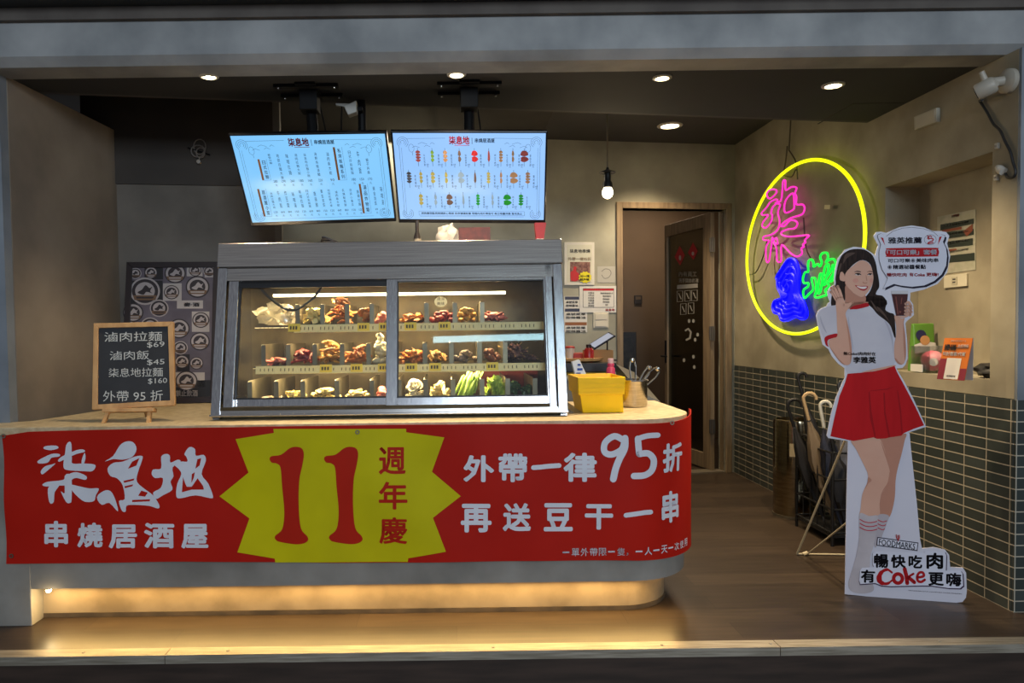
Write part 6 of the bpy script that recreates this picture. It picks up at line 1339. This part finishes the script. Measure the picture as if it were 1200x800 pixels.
# ------------------------------------------------------------------ in the niche and on the side wall
IN = Fr((XW+0.2, 0, 0), (0, -1, 0), (0, 0, 1))
nz = nz0+0.001
fl = thing('niche_flyer', 'dark green and white printed flyer on the back of the niche', 'poster', tuple(IN.P(*IN.uv(1122, 285))))
MB().poly(IN, [(1099, 254), (1144, 245), (1144, 316), (1099, 322)], 0.003, 0.003).build('paper', mat('flyer_paper', (176, 172, 156), 0.6, c2=(160, 160, 140), scale=20), fl)
g_ = MB()
for q_ in ([(1103, 263), (1142, 256), (1142, 262), (1103, 270)], [(1103, 273), (1142, 268), (1142, 275), (1103, 281)], [(1103, 284), (1141, 279), (1141, 287), (1103, 291)], [(1109, 300), (1143, 296), (1143, 305), (1109, 308)]): g_.poly(IN, q_, 0.0045)
g_.build('dark_panels', plain('flyer_green', (34, 44, 38), 0.6), fl)
g_ = MB(); g_.poly(IN, [(1105, 269.5), (1128, 265.5), (1128, 268.5), (1105, 272.5)], 0.0055); g_.poly(IN, [(1130, 271), (1141, 262), (1141, 270), (1134, 277)], 0.0055); g_.poly(IN, [(1108, 293), (1122, 291), (1122, 293), (1108, 295)], 0.0055); g_.build('brown_accents', plain('flyer_brown', (130, 66, 44), 0.6), fl)
g_ = MB(); g_.text(IN, '大廚推薦', [(1116, 251.5), (1125, 250), (1125, 253.5), (1116, 255)], 0.0055, 0.02); g_.build('heading_lettering', pred, fl)
g_ = MB()
for i, t in enumerate(('嚴選食材現點現做', '炭火直烤香氣四溢', '來店消費滿額贈送', '歡迎預約包場聚會')): y = 261+i*10.5; g_.text(IN, t, [(1108, y+2.6), (1136, y-2.6), (1136, y), (1108, y+5.2)], 0.0058, 0.01)
g_.build('lettering', white_p, fl)
ol = thing('outlet_plate', 'white wall outlet plate in the niche below the flyer', 'outlet', tuple(IN.P(*IN.uv(1122, 329))))
MB().poly(IN, [(1108, 323), (1135, 320), (1135, 335), (1108, 337.5)], 0.010, 0.010).build('plate', plain('outlet_white', (206, 200, 178), 0.4), ol, bevel=0.002)
MB().poly(IN, [(1117.5, 325), (1124, 324.3), (1124, 333), (1117.5, 333.7)], 0.013, 0.004).build('socket', plain('socket_ivory', (186, 180, 158), 0.4), ol)
m_ = MB(); 
for y in (326.5, 330): m_.poly(IN, [(1119, y), (1122.5, y-0.3), (1122.5, y+1.2), (1119, y+1.5)], 0.0135)
m_.build('slots', ink, ol)
# orange stand card, an angled sheet
YN = 3.70
cF = None
pb0, pb1 = onplane(1098, 444, (0, 0, nz), Vector((0, 0, 1))), onplane(1130, 446, (0, 0, nz), Vector((0, 0, 1)))
oc = thing('stand_card', 'orange and maroon folded stand card with white ticket panel in the niche', 'card', tuple((pb0+pb1)/2))
e_ = (pb1-pb0).normalized(); bk_ = Vector((-e_.y, e_.x, 0)); 
if bk_.y < 0: bk_ = -bk_
OF = Fr(pb0, e_, Vector((0, 0, 1))+bk_*0.18)
b0_, b1_, t1_, t0_ = (0, 0), ((pb1-pb0).length, 0), OF.uv(1140, 396.5), OF.uv(1107, 395.5)
t1_ = (t1_[0], (t1_[1]+t0_[1])/2); t0_ = (t0_[0], t1_[1])
qo = [b0_, b1_, t1_, t0_]
MB().quadbox(OF, qo, -0.002, 0).build('front_sheet', plain('card_orange', (206, 110, 30), 0.5), oc)
hT = t1_[1]
bb = [OF.P(0.0, 0.0, -0.055), OF.P(b1_[0]+0.0, 0.0, -0.055)]; bb[0].z = bb[1].z = nz
m_ = MB(); m_.hexa([bb[0], bb[1], bb[1]+bk_*0.002, bb[0]+bk_*0.002, OF.P(t0_[0], hT, -0.004), OF.P(t1_[0], hT, -0.004), OF.P(t1_[0], hT, -0.002), OF.P(t0_[0], hT, -0.002)]); m_.build('rear_sheet', plain('card_white', (206, 200, 192), 0.6), oc)
def bil(a, b): return ((qo[0][0]*(1-a)+qo[1][0]*a)*(1-b)+(qo[3][0]*(1-a)+qo[2][0]*a)*b, (qo[0][1]*(1-a)+qo[1][1]*a)*(1-b)+(qo[3][1]*(1-a)+qo[2][1]*a)*b)
def oq(m_, a0, v0, a1, v1, n): m_.polyuv(OF, [bil(a0, v0), bil(a1, v0), bil(a1, v1), bil(a0, v1)], n); return m_
m_ = MB(); oq(m_, 0.0, 0.0, 0.24, 0.50, 0.001); oq(m_, 0.78, 0.0, 1.0, 0.28, 0.001); m_.build('maroon_panel', plain('card_maroon', (128, 34, 50), 0.5), oc)
oq(MB(), 0.24, 0.02, 0.76, 0.52, 0.0014).build('ticket_panel', plain('ticket_white', (226, 218, 204), 0.5), oc)
def ot(m_, t, a0, v0, a1, v1, bold): m_.text(OF, t, None, 0.0022, bold, uvq=[bil(a0, v0), bil(a1, v0), bil(a1, v1), bil(a0, v1)])
m_ = MB(); ot(m_, '掃碼', 0.06, 0.70, 0.50, 0.85, 0.03); ot(m_, '掃描取號', 0.34, 0.07, 0.66, 0.11, 0.01); oq(m_, 0.5, 0.755, 0.92, 0.775, 0.0022); m_.build('dark_lettering', ink, oc)
m_ = MB(); ot(m_, '立即掃描', 0.54, 0.78, 0.92, 0.85, 0.02); ot(m_, '叫計程車/代駕', 0.06, 0.57, 0.86, 0.67, 0.03); ot(m_, '台灣叫車服務平台', 0.25, 0.91, 0.8, 0.95, 0.01); m_.build('white_lettering', white_p, oc)
# clear box with pink thing, green snack pack, dark bag, grey back card
p0_ = onplane(1080, 442, (0, 0, nz), Vector((0, 0, 1)))
gx, gy = 2.64, 4.03
cbx = thing('clear_box', 'clear plastic box holding a pink ball in the niche beside the orange card', 'box', (2.63, 3.98, nz))
shell(MB(), (2.565, 2.70, 3.90, 4.06), (2.562, 2.703, 3.897, 4.063), nz, nz+0.145, 0.003, True).build('box_body', glass('box_clear', (0.94, 0.95, 0.95), 0.06), cbx)
MB().box(2.556, 2.5615, 3.95, 4.05, nz+0.005, nz+0.045).build('paper_label', white_p, cbx)
pkb = thing('pink_ball', 'round pink and white striped ball inside the clear box', 'ball', (2.632, 3.98, nz+0.006))
MB().blob((2.632, 3.98, nz+0.064), (0.055, 0.06, 0.058), 3, 0.06, 1.5, 1).build('body', mat('ball_pink', (222, 96, 122), 0.5, c2=(232, 180, 190), scale=9, lo=.35, hi=.5), pkb, sm=True)
MB().lathe([(0.022, 0.0), (0.02, 0.004), (0, 0.005)], (2.60, 3.922, nz+0.06), 16, Vector((-0.5, -0.8, 0.1))).build('white_patch', plain('ball_white', (220, 214, 210), 0.5), pkb)
sn = thing('snack_pack', 'green and white snack pack standing behind the clear box', 'snack pack', (2.66, 4.12, nz))
m_ = MB(); m_.hexa([(2.60, 4.08, nz), (2.72, 4.08, nz), (2.72, 4.15, nz), (2.60, 4.15, nz), (2.60, 4.10, nz+0.27), (2.72, 4.10, nz+0.27), (2.72, 4.12, nz+0.27), (2.60, 4.12, nz+0.27)]); m_.build('pouch', plain('pack_green', (96, 146, 52), 0.4), sn, bevel=0.006)
SNF = Fr((2.60, 4.079, nz), (1, 0, 0), (0, 0.02, 0.27))
m_ = MB(); m_.polyuv(SNF, [(0.0, 0.10), (0.12, 0.12), (0.12, 0.16), (0.06, 0.17), (0.0, 0.15)], 0.004); m_.build('white_band', white_p, sn)
m_ = MB(); m_.polyuv(SNF, [(0.04+0.03*math.cos(i*0.524), 0.205+0.03*math.sin(i*0.524)) for i in range(12)], 0.004); m_.build('navy_spot', plain('pack_navy', (38, 40, 84), 0.4), sn)
m_ = MB(); m_.polyuv(SNF, [(0.06+0.028*math.cos(i*0.524), 0.175+0.028*math.sin(i*0.524)) for i in range(12)], 0.005); m_.build('tan_spot', plain('pack_tan', (200, 150, 96), 0.4), sn)
db_ = onplane(1148, 445, (0, 0, nz), Vector((0, 0, 1)))
tag(MB().blob((2.64, 3.53, nz+0.035), (0.07, 0.085, 0.042), 3, 0.4, 2.2, 6).build('black_pouch', plain('pouch_black', (28, 26, 28), 0.5), loc=(2.64, 3.53, nz), sm=True), 'soft black pouch lying at the near end of the niche shelf', 'pouch')
# security camera, cover plate, cable clips
p = onX(1160, 100, XW)
sc_ = thing('security_camera', 'white security camera with stub antenna on a wall bracket above the niche', 'camera', tuple(p))
wh = plain('camera_white', (176, 168, 152), 0.45)
bs = onX(1184, 95, XW)
MB().lathe([(0.055, 0), (0.055, 0.02), (0.04, 0.032), (0, 0.034)], bs, 24, Vector((-1, 0, 0))).build('wall_base', wh, sc_, sm=True)
hx = XW-0.16; c0 = onX(1146, 108, hx); c1 = onX(1164, 99, XW-0.12)
MB().tube([bs+Vector((-0.03, 0, 0)), bs+Vector((-0.09, 0.02, 0.0)), c1], 0.022, 10).build('arm', wh, sc_, sm=True)
ax_ = (c0-c1).normalized()
MB().lathe([(0.030, -0.01), (0.037, 0.0), (0.037, (c0-c1).length), (0.034, (c0-c1).length+0.006), (0.0, (c0-c1).length+0.004)], c1, 24, ax_).build('body', wh, sc_, sm=True)
MB().lathe([(0.029, 0.0), (0.026, 0.004), (0, 0.005)], c0+ax_*0.005, 24, ax_).build('lens_face', plain('lens_black', (24, 22, 22), 0.2), sc_)
MB().tube([c1+ax_*0.03+Vector((-0.0, 0, 0.03)), onX(1150, 84, hx)], [0.014, 0.011], 10).build('antenna', wh, sc_, sm=True)
cabp = [onX(x, y, XW-0.012) for x, y in smooth_loop([(1148, 118), (1157, 132), (1164, 145), (1172, 153), (1178, 166), (1184, 178), (1187, 190), (1190, 200), (1188, 207), (1181, 208), (1178, 203)], 5, False)]
MB().tube([c0+Vector((0.02, 0, -0.035))]+cabp, 0.006, 8).build('cable', plain('cam_cable', (26, 26, 28), 0.5), sc_)
pg = onX(1176, 201, XW-0.015)
MB().lathe([(0.018, 0), (0.018, 0.03), (0.01, 0.05), (0, 0.051)], pg, 14, Vector((0, 0.8, 0.6))).build('plug', plain('plug_white', (206, 200, 188), 0.4), sc_)
cv = thing('cover_plate', 'blank pale rectangular cover plate on the side wall under the ceiling', 'cover plate', tuple(onX(1089, 139, XW)))
RF = RW
MB().poly(RF, [(1075.5, 137), (1102, 126), (1102, 143), (1076, 152.5)], 0.022, 0.022).build('plate', plain('cover_grey', (176, 170, 152), 0.5), cv, bevel=0.003)
MB().poly(RF, [(1077.5, 138), (1100.5, 128), (1100.5, 142.5), (1078, 151)], 0.024, 0.003).build('lid', plain('cover_lid', (184, 178, 160), 0.5), cv, bevel=0.001)
for (px, py, lab) in ((1170, 171, 'small white cable clip on the wall just above the plug'), (1169, 208, 'small white cable clip on the wall just below the plug')):
    cp = thing('cable_clip', lab, 'clip', tuple(onX(px, py, XW)), 'cable clips on the side wall')
    MB().poly(RF, [(px-2, py-3), (px+2, py-4), (px+2, py+3), (px-2, py+4)], 0.012, 0.012).build('clip_body', plain('clip_white', (200, 194, 180), 0.45), cp, bevel=0.003); MB().poly(RF, [(px-1, py-1), (px+1, py-1.3), (px+1, py+1), (px-1, py+1.3)], 0.015, 0.004).build('clip_pin', plain('clip_pin', (150, 146, 136), 0.4), cp)
